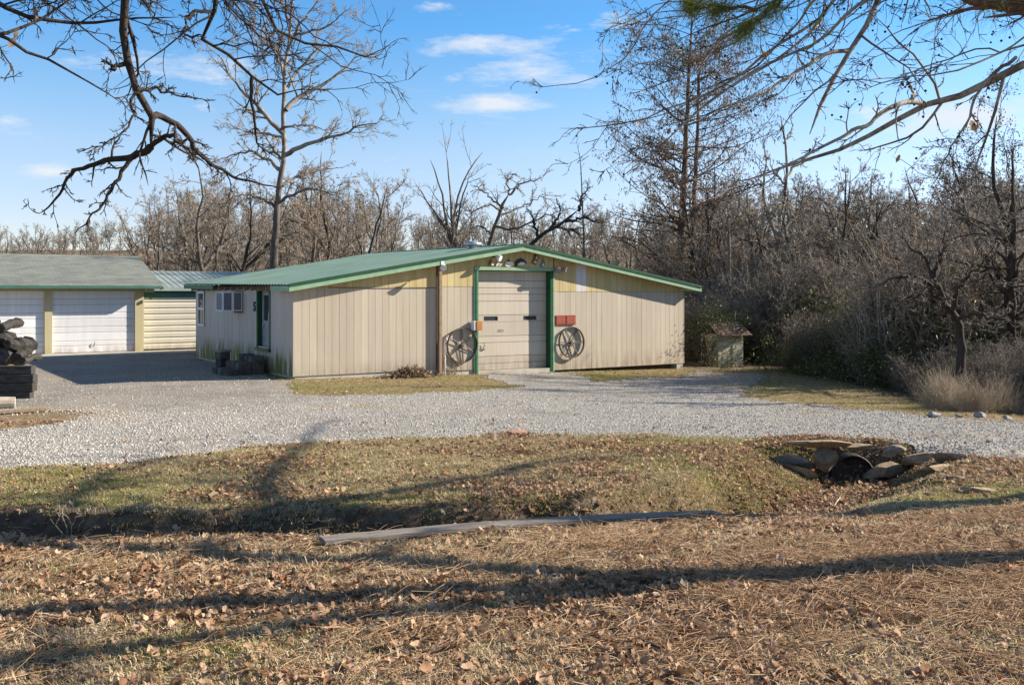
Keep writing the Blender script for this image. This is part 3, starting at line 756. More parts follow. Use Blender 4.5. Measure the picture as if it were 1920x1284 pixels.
flat_orn('fish_ornament', 975, 492, [(-11, 7), (-11, -1), (-6, -6), (0, -8), (6, -5), (11, 1), (10, 3), (3, 1), (-3, 0), (-7, 3), (-9, 8)], ['black_orn'], 'black leaping fish ornament with white belly above the door', 'ornament', [('belly', [(-8, 4), (-3, 0), (4, 0), (8, 3), (2, 6), (-4, 6)], 'white_orn')])
flat_orn('butterfly_ornament', 1002, 488, [(-9, 5), (-6, 2), (-4, -3), (-3, -9), (1, -12), (3, -7), (7, -6), (5, -2), (3, 0), (2, 7), (0, 9), (-4, 6)], ['bronze_orn'], 'dark bronze pair of butterflies above the door', 'ornament', [('wing', [(-4, 4), (-2, 1), (1, 4), (0, 7)], 'white_orn'), ('wing', [(-1, -3), (1, -8), (3, -4), (2, -2)], 'white_orn')])
flat_orn('bird_ornament', 1016, 493, [(-5, 7), (-4, 2), (-1, -1), (-1, -8), (2, -4), (4, -1), (4, 5), (1, 7)], ['blue_orn'], 'small blue bird ornament, rightmost above the door', 'ornament', [('wing', [(-3, 5), (-1, 1), (1, 3), (1, 6)], 'white_orn')])
# number on the side wall
o = wall_thing('house_number', -.02, 2.98, 1.80, 'black number 5 beside the side door of the workshop', 'number')
cu = bpy.data.curves.new('digit', 'FONT'); cu.body = '5'; cu.size = .36; cu.extrude = .012; cu.offset = .012; cu.materials.append(M['black_orn'])
q = obj('digit', text_mesh(cu), o, (-.012, .1, -.12)); q.rotation_euler = (math.pi / 2, 0, -math.pi / 2)
# air conditioner sticking out of the side window
o = wall_thing('air_conditioner', 0, 4.42, 1.93, 'white window air conditioner sticking out of the side wall', 'air conditioner')
m = MB()
for (a, b, c, d, e, f) in ((-.60, .0, -.33, .33, .25, .27), (-.60, .0, -.33, .33, -.27, -.24), (-.60, -.56, -.33, -.29, -.24, .25), (-.60, -.56, .29, .33, -.24, .25), (-.33, -.27, -.33, -.31, -.24, .25), (-.05, .0, -.33, -.29, -.24, .25), (-.33, -.27, .31, .33, -.24, .25), (-.05, 0, .29, .33, -.24, .25)): m.box(a, b, c, d, e, f)
m.build('cabinet', 'white_paint', o)
MB().box(-.585, -.56, -.285, .285, -.24, .25).build('rear_grille', 'dark_coil', o)
MB().box(-.555, -.335, -.315, -.30, -.24, .25).build('side_grille', 'dark_coil', o); MB().box(-.265, -.055, -.315, -.30, -.24, .25).build('side_grille', 'dark_coil', o)
MB().box(-.02, .03, -.29, .29, -.235, .245).build('front_panel', 'dark_rubber', o)

# rocks -------------------------------------------------------------------------------------------
def rock_mesh(name, seed, sub=3, flat=1.0, sharp=.35, mat='rock_brown'):
    import bmesh
    bm = bmesh.new(); bmesh.ops.create_icosphere(bm, subdivisions=sub, radius=1)
    r = np.random.default_rng(seed)
    planes = [(Vector(r.normal(size=3)).normalized(), r.uniform(.42, .72)) for _ in range(13)]
    for v in bm.verts:
        p = v.co.copy()
        for n, d in planes:
            e = p.dot(n) - d
            if e > 0: p -= n * e * .97
        k = 1 + (noise2(np.array([p.x * 3 + seed]), np.array([p.y * 3 + p.z * 2]), seed)[0] - .5) * sharp * .22
        v.co = Vector((p.x, p.y, p.z * flat)) * k
    me = bpy.data.meshes.new(name); bm.to_mesh(me); bm.free(); me.materials.append(M[mat]); return me
def rock(name, px, py, w, h, mat, label, seed, cat='rock', group=None, depth=None, rz=0, tilt=0, sink=.25, Y=None, roll=0):
    X, Yy = gnd(px, py)
    sc = Yy / F
    o = obj(name, rock_mesh(name, seed, 3, 1, .4, mat))
    hw, hh = w * sc / 2, h * sc / 2
    o.scale = (hw, (depth or w * .6) * sc / 2, hh); o.rotation_euler = (tilt, roll, rz)
    o.location = (X, Yy + (depth or w * .6) * sc * .25, tz(X, Yy) + hh * (1 - sink)); tag(o, label, cat, group); return o

# ------------------------------------------------------------------ garage and metal shed on the left
G = (-13.2, 34.4)
def garage():
    g = empty('garage', (G[0], G[1], 0), ROT); tag(g, 'low tan garage with white roll-up doors and grey-green shingle roof', 'garage')
    bay = 2.86
    zf, zt = .10, 2.16
    posts = [-.36, -.36 - 2.98 - .05]
    x_right = 0.0
    P = [(-.30, 0.0), (-3.22, -2.98), (-6.16, -5.90)]
    for (a, b) in P: MB().box(a, b, -.02, .12, zf, 2.26).build('door_post', 'garage_tan', g, .006)
    MB().box(-6.2, .0, -.012, .12, 2.262, 2.48).build('header_beam', 'garage_tan', g)
    MB().box(-.10, .0, .12, 6.2, zf, 2.48).build('end_wall', 'garage_tan', g)
    MB().prismx([(.12, 2.482), (6.2, 2.482), (3.3, 3.5)], -.1, -.02).build('gable', 'garage_tan', g)
    MB().box(-6.2, -.1, 6.1, 6.2, zf, 2.48).build('rear_wall', 'garage_tan', g)
    MB().box(-6.2, -6.1, .12, 6.1, zf, 2.48).build('end_wall', 'garage_tan', g)
    for (x0, x1) in ((-2.98, -.30), (-5.90, -3.22)):
        d = MB().box(x0, x1, .115, .14, zf, 2.262).build('garage_door', 'backing_dark', g)
        n = 9; hts = [.30, .15, .26, .24, .24, .24, .24, .24]
        edges = [zf + .01]; seq = [.22, .16, .27, .19, .27, .20, .26, .20, .26]
        k = (2.26 - zf - .01) / sum(seq)
        for q in seq: edges.append(edges[-1] + q * k)
        for a, b in zip(edges[:-1], edges[1:]):
            MB().prismx([(.085, a + .004), (.078, a + .018), (.08, b - .02), (.09, b - .003), (.115, b - .003), (.115, a + .004)], x0 + .004, x1 - .004).build('door_panel', 'door_white', d)
        MB().tube([(.5 * (x0 + x1) - .05, .06, .30), (.5 * (x0 + x1), .03, .36), (.5 * (x0 + x1) + .02, .03, .46)], .014, 6).build('handle', 'iron', d)
    # roof: courses of shingles as stepped strips
    E, Rg, Rr = -.55, 3.3, 6.75
    ze, zr = 2.42, 3.56
    x0, x1 = -6.8, .55
    m = MB(); n = 28
    for i in range(n):
        ta, tb = i / n, (i + 1) / n + .006
        ya, yb = E + (Rg - E) * ta, E + (Rg - E) * tb; za, zb = ze + (zr - ze) * ta, ze + (zr - ze) * tb
        m.prismx([(ya, za), (yb, zb), (yb, zb + .012), (ya, za + .026)], x0 + random.uniform(0, .01), x1 - random.uniform(0, .01))
    r = m.build('roof', 'shingle', g)
    MB().prismx([(Rg, zr - .02), (Rr, ze - .02), (Rr, ze + .02), (Rg, zr + .02)], x0, x1).build('rear_slope', 'shingle', r)
    MB().prismx([(Rg - .14, zr - .02), (Rg, zr + .045), (Rg + .14, zr - .02), (Rg, zr + .03)], x0, x1).build('ridge_cap', 'shingle', r)
    MB().prismx([(E - .03, ze - .10), (E + .03, ze - .10), (E + .03, ze - .005), (E - .03, ze - .005)], x0 - .02, x1 + .02).build('gutter', 'steel_band', r, .008)
    MB().prismx([(E + .035, ze - .05), (0.1, ze - .05), (0.1, ze - .038), (E + .035, ze - .038)], x0, x1).build('soffit', 'garage_tan', r)
    MB().prismx([(E + .04, ze - .02), (Rg, zr - .02), (Rr - .04, ze - .02), (Rr - .04, ze - .16), (Rg, zr - .17), (E + .04, ze - .16)], x1 - .06, x1 - .02).build('barge_board', 'garage_tan', r)
    MB().box(.02, .30, -.3, -.05, 2.2, 2.34).build('eave_return', 'garage_tan', r)
    MB().box(.18, .24, -.18, -.12, 1.95, 2.05).build('lamp', 'dark_rubber', g)
    # slab in front
    sl = MB().box(-6.4, 5.6, -1.35, .12, -.12, .10).build('concrete_apron', 'concrete', None, .02)
    sl.location = (G[0], G[1], 0); sl.rotation_euler = (0, 0, ROT); tag(sl, kind='structure')
garage()
def shed():
    g = empty('metal_shed', (G[0], G[1], 0), ROT); tag(g, 'cream ribbed metal shed with pale green roof behind the workshop', 'shed')
    x0, x1 = .12, 8.2
    w = MB().box(x0, x1, .55, .60, .10, 2.25).build('wall', 'garage_cream', g)
    z = .12; pitch = .215
    while z < 2.0:
        MB().prismx([(.55, z), (.505, z + .02), (.50, z + .15), (.53, z + .19), (.549, z + .205), (.549, z)], x0, x1).build('wall_panel', 'garage_cream', w); z += pitch
    MB().prismx([(.549, 2.0), (.48, 2.02), (.47, 2.21), (.549, 2.24)], x0, x1).build('trim_band', 'steel_band', g)
    m = MB(); x = x0 - .15
    m.prismx([(.30, 2.36), (3.6, 3.02), (3.6, 3.05), (.30, 2.39)], x, x1 + .3)
    while x < x1 + .2:
        m.prismx([(.29, 2.39), (3.6, 3.052), (3.6, 3.062), (.29, 2.40)], x, x + .03); x += .23
    m.build('roof', 'roof_pale', g)
    MB().prismx([(3.6, 3.02), (6.9, 2.36), (6.9, 2.39), (3.6, 3.05)], x0 - .15, x1 + .3).build('roof', 'roof_pale', g)
    MB().prismx([(.27, 2.25), (.31, 2.25), (.31, 2.36), (.27, 2.36)], x0 - .12, x1 + .3).build('fascia_board', 'roof_pale', g)
    MB().prismx([(.6, .1), (6.5, .1), (6.5, 2.3), (3.6, 2.95), (.6, 2.3)], x0, x0 + .05).build('end_wall', 'garage_cream', g)
    MB().prismx([(.6, .1), (6.5, .1), (6.5, 2.3), (3.6, 2.95), (.6, 2.3)], x1 - .05, x1).build('end_wall', 'garage_cream', g)
    MB().tube([(5.25, -.6, .0), (5.25, -.6, .45), (5.2, -.58, .52)], .02, 6).build('stand_pipe', 'white_paint', g)
shed()
# pump house
def hut():
    X, Y = 7.35, 33.6; z0 = tz(X, Y) - .1
    h = empty('pump_house', (X, Y, z0), math.radians(24)); h.scale = (.84, .84, .86); tag(h, 'tiny pump house with pale walls and worn brown roof', 'pump house')
    MB().box(-.62, .62, -.6, .6, 0, 1.42).build('wall', 'hut_wall', h)
    MB().box(.08, .54, -.62, -.602, .12, 1.30).build('door', 'hut_wall', h)
    m = MB(); n = 7
    for i in range(n):
        ta, tb = i / n, (i + 1) / n + .02
        f = lambda t: (-.86 + .78 * t, 1.36 + .52 * t)
        (ya, za), (yb, zb) = f(ta), f(tb)
        m.prismx([(ya, za), (yb, zb), (yb, zb + .015), (ya, za + .035)], -.85 + .1 * ta, .88 - .1 * ta)
    m.prismx([(-.08, 1.86), (.8, 1.36), (.8, 1.39), (-.08, 1.9)], -.8, .8)
    m.build('roof', 'hut_roof', h)
hut()

# timber retaining wall and stones at the left edge
def timbers():
    X, Y = gnd(62, 748); z0 = tz(X, Y)
    t = empty('timber_wall', (X, Y, z0), math.radians(4)); tag(t, 'low retaining wall of stacked black railway timbers at left edge', 'retaining wall')
    for r in range(4):
        MB().box(-3.2, -.02 + random.uniform(-.05, .03), -.02 + .025 * r + random.uniform(-.02, .02), .2 + .025 * r, -.02 + r * .175, .15 + r * .175).build('timber', 'tie_wood', t, .015)
    MB().box(-3.2, -.95, .26, 1.5, -.1, .66).build('fill', 'soil', t); MB().box(-.94, -.22, .26, .42, -.1, .64).build('fill', 'soil', t)
    md = obj('earth_mound', rock_mesh('earth_mound', 71, 3, 1, .4, 'soil'), t, (-1.9, .95, .62)); md.scale = (1.0, .55, .60)
    for i, (px, py, w, h) in enumerate([(12, 668, 46, 26), (38, 664, 28, 22), (26, 646, 34, 22), (4, 632, 30, 22), (10, 612, 26, 24), (-14, 640, 50, 40), (-22, 610, 40, 34), (52, 674, 18, 12)]):
        Yy = Y + .55; sc = Yy / F
        q = np.random.default_rng(300 + i); a = q.uniform(-.5, .5); L_ = .5 + .2 * q.random(); n_ = 7; rr_ = max(w, h) * sc * .44
        prof = [rr_ * (1 + q.normal() * .16) for _ in range(7)]
        o = MB().tube([(math.sin(a) * L_ * (k / 6 - .3), math.cos(a) * L_ * (k / 6 - .3), .02 * q.normal()) for k in range(7)], prof, n_).build('charred_log', 'tie_wood', None, .012)
        o.scale = (1, 1, .8); o.location = at(px, py, Yy); o.rotation_euler = (q.normal() * .1, q.uniform(0, 6), 0) if False else (q.normal() * .1, 0, 0)
        lab = ['wide charred log low in the heap on the timber wall', 'charred log at the right side of the heap on the timbers', 'middle charred log in the heap on the timbers', 'charred log in the upper part of the heap at left edge', 'topmost charred log of the heap at the left edge', 'large charred log cut by the left edge of the photo', 'charred log cut by the left edge near the heap top', 'small charred log at the right foot of the heap'][i]
        tag(o, lab, 'log', 'charred logs heaped on the timber wall')
    # pale log and a board lying in front
    X2, Y2 = gnd(-6, 768)
    o = MB().tube([(-.5, 0, .10), (-.1, .1, .11), (.22, .24, .10)], [.12, .125, .115], 12).build('log', 'log_pale', None, smooth=False); o.location = (X2, Y2, tz(X2, Y2)); tag(o, 'pale barkless log lying below the timber wall', 'log')
    X3, Y3 = gnd(16, 776)
    o = MB().box(-1.0, .62, -.06, .06, 0, .05).build('board', 'post_brown', None, .006); o.location = (X3, Y3, tz(X3, Y3) + .02); o.rotation_euler = (0, 0, .62); tag(o, 'brown weathered board on the ground before the timber wall', 'board')
timbers()

# steps and block pillar below the side door
def steps():
    p = L2W(-.55, 2.3, 0); z0 = tz(p.x, p.y)
    s = empty('door_steps', (p.x, p.y, z0), ROT); tag(s, 'crumbling dark stone steps below the side door', 'steps')
    for k, (dx, h, w) in enumerate(((-.5, .17, .62), (-.15, .34, .58), (.2, .5, .55))):
        for j in range(3):
            MB().box(dx - .17, dx + .17, -w + j * w * .68 + random.uniform(-.03, .03), -w + (j + 1) * w * .68 - .02, -.1, h + random.uniform(-.02, .02)).build('tread_block', 'rock_dark', s, .02)
    p = L2W(-.75, 3.55, 0); z0 = tz(p.x, p.y)
    b = empty('block_pillar', (p.x, p.y, z0), ROT + .1); tag(b, 'short pillar of stacked dark blocks beside the steps', 'pillar')
    for k in range(3):
        MB().box(-.14 + random.uniform(-.02, .02), .14, -.2, .2 + random.uniform(-.02, .02), -.06 + k * .2, .13 + k * .2).build('block', 'rock_dark', b, .012)
    MB().box(-.17, .17, -.23, .23, .535, .60).build('cap_block', 'rock_grey', b, .01)
steps()

# ------------------------------------------------------------------ culvert, rocks and plank
def culvert():
    n = 28; L_ = 2.6; R = .28; V = []; Fc = []
    k = 60
    for i in range(k + 1):
        y = L_ * i / k; rr = R + .012 * math.sin(i * math.pi)
        rr = R + (.012 if i % 2 else 0)
        for j in range(n): a = 2 * math.pi * j / n; V.append((rr * math.cos(a), y, rr * math.sin(a)))
    for i in range(k):
        for j in range(n): Fc.append((i * n + j, i * n + (j + 1) % n, (i + 1) * n + (j + 1) % n, (i + 1) * n + j))
    o0 = len(V)
    for i in range(k + 1):
        for j in range(n):
            a = 2 * math.pi * j / n; V.append(((R - .012) * math.cos(a), L_ * i / k, (R - .012) * math.sin(a)))
    for i in range(k):
        for j in range(n): Fc.append((o0 + i * n + j, o0 + (i + 1) * n + j, o0 + (i + 1) * n + (j + 1) % n, o0 + i * n + (j + 1) % n))
    for j in range(n): Fc.append((j, o0 + j, o0 + (j + 1) % n, (j + 1) % n))
    Fc.append(tuple(o0 + k * n + j for j in range(n)))
    me = MB().add(V, Fc).mesh('culvert_pipe', ['cmp_steel'])
    o = obj('culvert_pipe', me); o.location = at(1600, 893, 12.90); o.rotation_euler = (-.02, 0, -.10); tag(o, 'dark corrugated culvert pipe mouth under the gravel drive', 'pipe')
    # earth over the pipe
    RK = [(1500, 866, 78, 26, 'rock_grey', 'long grey-brown slab tilted left of the culvert mouth', .25, .3),
          (1500, 892, 110, 16, 'rock_grey', 'flat half-buried slab at the left foot of the culvert', .2, .35),
          (1545, 832, 84, 16, 'rock_brown', 'flat brown slab lying on the bank top above the culvert', .05, .05),
          (1546, 866, 44, 50, 'rock_brown', 'upright rust-brown stone against the culvert left side', .3, 0),
          (1612, 838, 62, 14, 'rock_brown', 'rusty flat stone resting on top of the culvert', .0, 0),
          (1674, 848, 40, 26, 'rock_grey', 'grey stone at the upper right of the culvert mouth', .2, 0),
          (1666, 884, 66, 28, 'rock_brown', 'brown slab leaning right of the culvert mouth', .3, -.35),
          (1735, 866, 80, 30, 'rock_brown', 'broad brown slab right of the culvert under the drive', .15, -.1),
          (1772, 882, 84, 22, 'rock_brown', 'long rounded tan stone at the right end of the slabs', .1, 0),
          (1800, 864, 66, 26, 'rock_grey', 'grey-brown slab leaning behind the long tan stone', .2, .3),
          (1752, 905, 30, 14, 'rock_brown', 'small orange stone among leaves below the slabs', 0, 0),
          (1792, 902, 36, 16, 'rock_grey', 'small pale stone among leaves below the long tan stone', 0, 0),
          (1835, 925, 110, 26, 'rock_brown', 'long reddish stone lying in the shadow at right', .1, 0),
          (1898, 862, 56, 28, 'rock_grey', 'grey stone heap piece at the right edge of the drive', .2, 0)]
    for i, (px, py, w, h, m, lab, rz, roll) in enumerate(RK):
        Yy = 13.0 - max(0, py - 870) * .03 if 1460 < px < 1830 else None
        X, Yg = gnd(px, py)
        Yy = min(max(Yg, 10.5), 12.78) if py < 900 else Yg
        sc = Yy / F; p = at(px, py, Yy)
        o = obj('rock', rock_mesh('rock', 40 + i, 3, 1, .4, m)); o.scale = (w * sc / 2 * 1.55, w * sc / 2 * 1.05, h * sc / 2 * 1.15)
        o.rotation_euler = (-.25, roll, rz); o.location = (p.x, Yy + w * sc * .18, p.z); tag(o, lab, 'rock', 'rocks around the culvert')
culvert()
for i, (px, py, w, h, lab) in enumerate([(1752, 784, 40, 15, 'pale rock at the left end of the white stones'), (1800, 784, 22, 11, 'small white stone between two larger ones beside the drive'), (1841, 785, 32, 14, 'white angular rock in the middle of the row along the drive'), (1890, 788, 26, 12, 'white rock at the right end of the row along the drive')]):
    rock('white_rock', px, py, w, h, 'rock_white', lab, 80 + i, 'rock', 'white rocks along the far side of the drive')
rock('flagstone', 967, 815, 46, 7, 'flagstone', 'flat reddish flagstone at the near edge of the drive', 95, 'flagstone', depth=60, sink=.1)
def plank():
    a = Vector((*gnd(604, 1027), 0)); b = at(1345, 972, 8.2)
    a.z = tz(a.x, a.y) + .01
    up_ = max(tz(a.x + (b.x - a.x) * k / 30, a.y + (b.y - a.y) * k / 30) - (a.z + (b.z - a.z) * k / 30) for k in range(31))
    a.z += max(0, up_); b.z += max(0, up_)
    d = (b - a); L_ = d.length
    V = []; n = 40; m = MB()
    w2, th = .085, .028
    r = np.random.default_rng(4)
    for i in range(n + 1):
        t = i / n; x = t * L_; e0 = w2 * (1 - .10 * noise2(np.array([t * 7]), np.array([.3]), 3)[0] - (.35 if t > .97 else 0)); e1 = w2 * (1 - .10 * noise2(np.array([t * 6]), np.array([7.3]), 5)[0])
        zz = .03 * math.sin(t * 3.1) + .0012 * r.normal()
        V += [(x, -e0, zz), (x, e1, zz), (x, e1, zz + th), (x, -e0 * .3, zz + th + .004), (x, -e0, zz + th)]
    Fc = []
    for i in range(n):
        for j in range(5): Fc.append((i * 5 + j, i * 5 + (j + 1) % 5, (i + 1) * 5 + (j + 1) % 5, (i + 1) * 5 + j))
    Fc += [(4, 3, 2, 1, 0), tuple(n * 5 + j for j in range(5))]
    o = m.add(V, Fc).build('plank', 'plank_wood', None); o.location = a; q = d.to_track_quat('X', 'Z'); o.rotation_euler = q.to_euler()
    tag(o, 'long weathered grey plank lying along the ditch edge', 'plank')
plank()

# ------------------------------------------------------------------ trees
def unit(v): return v / np.maximum(np.linalg.norm(v, axis=-1, keepdims=True), 1e-9)
def tubes(groups, mats, name):
    """groups: list of (P[B,N,3], R[B,N], sides, mat index) -> one mesh"""
    Vs, Qs, Mi, off = [], [], [], 0
    for P, R, S, mi in groups:
        B, N = R.shape
        if B == 0: continue
        R = R.copy(); R[:, -1] = np.minimum(R[:, -1], .25 * R[:, -2])
        T = np.empty_like(P); T[:, 1:-1] = P[:, 2:] - P[:, :-2]; T[:, 0] = P[:, 1] - P[:, 0]; T[:, -1] = P[:, -1] - P[:, -2]
        T = unit(T)
        ref = np.where(np.abs(T[:, :1, 2:3]) > .85, np.array([1., .3, 0.]), np.array([0., .15, 1.])); ref = np.repeat(ref, N, 1)
        a = unit(np.cross(T, ref)); b = np.cross(T, a)
        ang = np.arange(S) * 2 * np.pi / S
        V = P[:, :, None] + R[:, :, None, None] * (a[:, :, None] * np.cos(ang)[None, None, :, None] + b[:, :, None] * np.sin(ang)[None, None, :, None])
        idx = off + np.arange(B * N * S).reshape(B, N, S); nx = np.roll(idx, -1, 2)
        Q = np.stack([idx[:, :-1], idx[:, 1:], nx[:, 1:], nx[:, :-1]], -1).reshape(-1, 4)
        Vs.append(V.reshape(-1, 3)); Qs.append(Q); Mi.append(np.full(len(Q), mi)); off += B * N * S
    me = np_mesh(name, np.concatenate(Vs), np.concatenate(Qs), mats=mats, smooth=True)
    me.polygons.foreach_set('material_index', np.concatenate(Mi).astype(np.int32)); return me
def grow(P, R, r, per, length, t0=.2, t1=1.0, ang=(.6, 1.1), npts=5, wig=.18, up=.05, rr=.6, rmin=.004, rend=.35, lenvar=.5, taper_len=.5, lenfn=None, flat=None):
    B, N, _ = P.shape
    seglen = np.linalg.norm(np.diff(P, axis=1), axis=2).sum(1)
    pid = np.repeat(np.arange(B), per) if np.isscalar(per) else np.repeat(np.arange(B), per)
    n = len(pid)
    if n == 0: return np.zeros((0, npts, 3)), np.zeros((0, npts))
    t = t0 + (t1 - t0) * r.random(n)
    f = t * (N - 1); i = np.minimum(f.astype(int), N - 2); f = (f - i)[:, None]
    p = P[pid, i] * (1 - f) + P[pid, i + 1] * f
    tan = unit(P[pid, i + 1] - P[pid, i]); rad = R[pid, i] * (1 - f[:, 0]) + R[pid, i + 1] * f[:, 0]
    rv = r.normal(size=(n, 3))
    if flat is not None: rv[:, 2] *= flat
    perp = unit(np.cross(tan, np.cross(rv, tan)))
    a = r.uniform(ang[0], ang[1], n)[:, None]
    d = unit(tan * np.cos(a) + perp * np.sin(a))
    if lenfn is not None: L = lenfn(t) * (1 - lenvar * r.random(n))
    else:
        L = (length if length > 0 else -length * seglen[pid]) * (1 - taper_len * t) * (1 - lenvar * r.random(n))
    step = (L / (npts - 1))[:, None]
    out = [p]
    for k in range(npts - 1):
        d = unit(d + wig * r.normal(size=(n, 3)) + np.array([0, 0, up])); p = p + d * step; out.append(p)
    r0 = np.maximum(rad * rr, rmin)[:, None]
    prof = np.linspace(1, rend, npts)[None]
    return np.stack(out, 1), np.maximum(r0 * prof, rmin * .6)
def spline(pts, N=14, jit=0, r=None):
    pts = np.array([tuple(p) for p in pts], float); n = len(pts)
    d = np.r_[0, np.cumsum(np.linalg.norm(np.diff(pts, axis=0), axis=1))]; t = np.linspace(0, d[-1], N)
    Q = np.vstack([2 * pts[0] - pts[1], pts, 2 * pts[-1] - pts[-2]])
    out = []
    for q in t:
        i = min(max(np.searchsorted(d, q, 'right') - 1, 0), n - 2); u = (q - d[i]) / max(d[i + 1] - d[i], 1e-9)
        p0, p1, p2, p3 = Q[i], Q[i + 1], Q[i + 2], Q[i + 3]
        out.append(.5 * (2 * p1 + (p2 - p0) * u + (2 * p0 - 5 * p1 + 4 * p2 - p3) * u * u + (3 * p1 - p0 - 3 * p2 + p3) * u ** 3))
    out = np.array(out)
    if jit: out[1:] += (r or rng).normal(size=out[1:].shape) * jit
    return out
def stack(lims): return np.stack([l[0] for l in lims]), np.stack([l[1] for l in lims])
def limb(pts, r0, r1, N=14, jit=0.0, r=None, pw_=1.0):
    return spline(pts, N, jit, r), r0 + (r1 - r0) * np.linspace(0, 1, N) ** pw_

def generic_tree(seed, H=8, r0=.16, limbs=13, lens=.42, up=.10, sub=(6, 6, 5), ang=(.5, 1.05), t0=.28, tw=.005, wig=.2, lean=.06, fork=0):
    r = np.random.default_rng(seed)
    base = np.array([0., 0, -.4]); top = np.array([r.normal() * lean * H, r.normal() * lean * H, H])
    mid = [base + (top - base) * q + np.r_[r.normal(size=2) * .02 * H, 0] for q in (.3, .6, .8)]
    tr = [limb([base, mid[0], mid[1], mid[2], top], r0, r0 * .12, 14, .01 * H ** .5, r, .8)]
    for _ in range(fork):
        k = r.uniform(.2, .45); b = base + (top - base) * k; a = r.uniform(0, 6.28); e = b + np.array([math.cos(a) * H * .28, math.sin(a) * H * .28, H * (.95 - k) * .9])
        tr.append(limb([b, b + (e - b) * .4 + np.array([math.cos(a), math.sin(a), 0]) * H * .05, e], r0 * .7, r0 * .1, 14, .01 * H ** .5, r, .8))
    P0, R0 = stack(tr)
    P1, R1 = grow(P0, R0, r, limbs, lens * H, t0, .98, ang, 9, wig * .8, up, .40, .014, .2, .45, .45)
    P2, R2 = grow(P1, R1, r, sub[0], -.46, .12, 1, (.45, 1.0), 6, wig * .8, up * .6, .48, .0075, .35, .5, .4)
    P3, R3 = grow(P2, R2, r, sub[1], -.52, .12, 1, (.4, 1.0), 5, wig * .8, up * .4, .55, tw * 1.15, .5, .5, .3)
    P4, R4 = grow(P3, R3, r, sub[2], -.75, .1, 1, (.3, .8), 3, wig * .7, up * .3, .7, tw * .85, .7, .5, .3)
    return (P0, R0), (P1, R1), (P2, R2), (P3, R3), (P4, R4)
def tree_meshes(levels, name, mats=('bark_oak', 'twig_grey')):
    (l0, l1, l2, l3, l4) = levels
    trunk = tubes([(l0[0], l0[1], 9, 0)], [mats[0]], name + '_trunk')
    crown = tubes([(l1[0], l1[1], 6, 0), (l2[0], l2[1], 5, 0), (l3[0], l3[1], 3, 1), (l4[0], l4[1], 3, 1)], list(mats), name + '_crown')
    return trunk, crown
def one_mesh(levels, name, mats=('bark_oak', 'twig_grey')):
    (l0, l1, l2, l3, l4) = levels
    return tubes([(l0[0], l0[1], 7, 0), (l1[0], l1[1], 5, 0), (l2[0], l2[1], 4, 0), (l3[0], l3[1], 3, 1), (l4[0], l4[1], 3, 1)], list(mats), name)
def plant_tree(name, levels, loc, label, mats=('bark_oak', 'twig_grey'), rz=0, sc=1.0, cat='tree', group=None):
    t = empty(name, loc, rz); t.scale = (sc, sc, sc)
    a, b = tree_meshes(levels, name, mats); obj('trunk', a, t); obj('crown', b, t); tag(t, label, cat, group); return t

# pixel-guided tree: trunk and main limbs given as world points, twigs grown on them
def guided(name, loc, trunks, limbs, label, mats, seed, sub=(7, 5, 4), lens=(-.35, -.42, -.5), up=.04, tw=.004, wig=.2, cat='tree', extra=None, rm=.006, limb_r=.5, t0=.15):
    r = np.random.default_rng(seed); o = Vector(loc)
    def loc_(lm): return lm[0] - np.array(o), lm[1]
    P0, R0 = stack([loc_(l) for l in trunks]); 
    P1, R1 = stack([loc_(l) for l in limbs])
    P2, R2 = grow(P1, R1, r, sub[0], lens[0], t0, 1, (.45, 1.15), 7, wig, up, .5, rm, .35, .55, .35)
    P3, R3 = grow(P2, R2, r, sub[1], lens[1], .12, 1, (.45, 1.1), 5, wig, up, .6, tw * 1.4, .5, .5, .3)
    P4, R4 = grow(P3, R3, r, sub[2], lens[2], .1, 1, (.4, 1.0), 4, wig, up, .7, tw, .7, .5, .3)
    t = empty(name, loc); tag(t, label, cat)
    obj('trunk', tubes([(P0, R0, 12, 0)], [mats[0]], name + '_trunk'), t)
    obj('crown', tubes([(P1, R1, 8, 0), (P2, R2, 5, 0), (P3, R3, 4, 1), (P4, R4, 3, 1)], list(mats), name + '_crown'), t)
    return t, (P1, P2, P3, P4)

def px_limb(head, pts, Y0, Y1, r0, r1, N=16, jit=.012, r=None):
    n = len(pts); W = [Vector(h) for h in head] + [at(x, y, Y0 + (Y1 - Y0) * i / max(1, n - 1)) for i, (x, y) in enumerate(pts)]
    return limb(W, r0, r1, N, jit, r)
def snap_limbs(Lm, skip=()):
    for i in range(1, len(Lm)):
        P, R_ = Lm[i]; best = None
        for j in range(i):
            if Lm[j][1][0] < R_[0] * .9: continue
            d = np.linalg.norm(Lm[j][0] - P[0], axis=1); k = int(np.argmin(d))
            if best is None or d[k] < best[0]: best = (d[k], Lm[j][0][k])
        if best is not None and best[0] < .30:
            w = np.clip(1 - np.linspace(0, 3, len(P)), 0, 1)[:, None]; Lm[i] = (P + (best[1] - P[0]) * w, R_)
def clinging(t, spots, mat='leaf_brown'):
    q = np.random.default_rng(44)
    for px, py, Y, L_ in spots:
        V = []
        for i in range(6):
            k = i / 5; w = math.sin(math.pi * k) ** .7 * .30 * (1 if i % 2 else .6) + .01; V += [(w, .12 * w * (i % 2), -k), (0, -.10 * math.sin(math.pi * k), -k), (-w, .16 * w, -k)]
        Q = []
        for i in range(5): Q += [(i * 3, i * 3 + 1, i * 3 + 4, i * 3 + 3), (i * 3 + 1, i * 3 + 2, i * 3 + 5, i * 3 + 4)]
        o = obj('clinging_leaf', np_mesh('clinging_leaf', V, Q, None, [mat]), t); o.location = at(px, py, Y) - t.location; o.scale = (L_, L_, L_); o.rotation_euler = (q.normal() * .4, q.normal() * .5, q.uniform(0, 6.28))
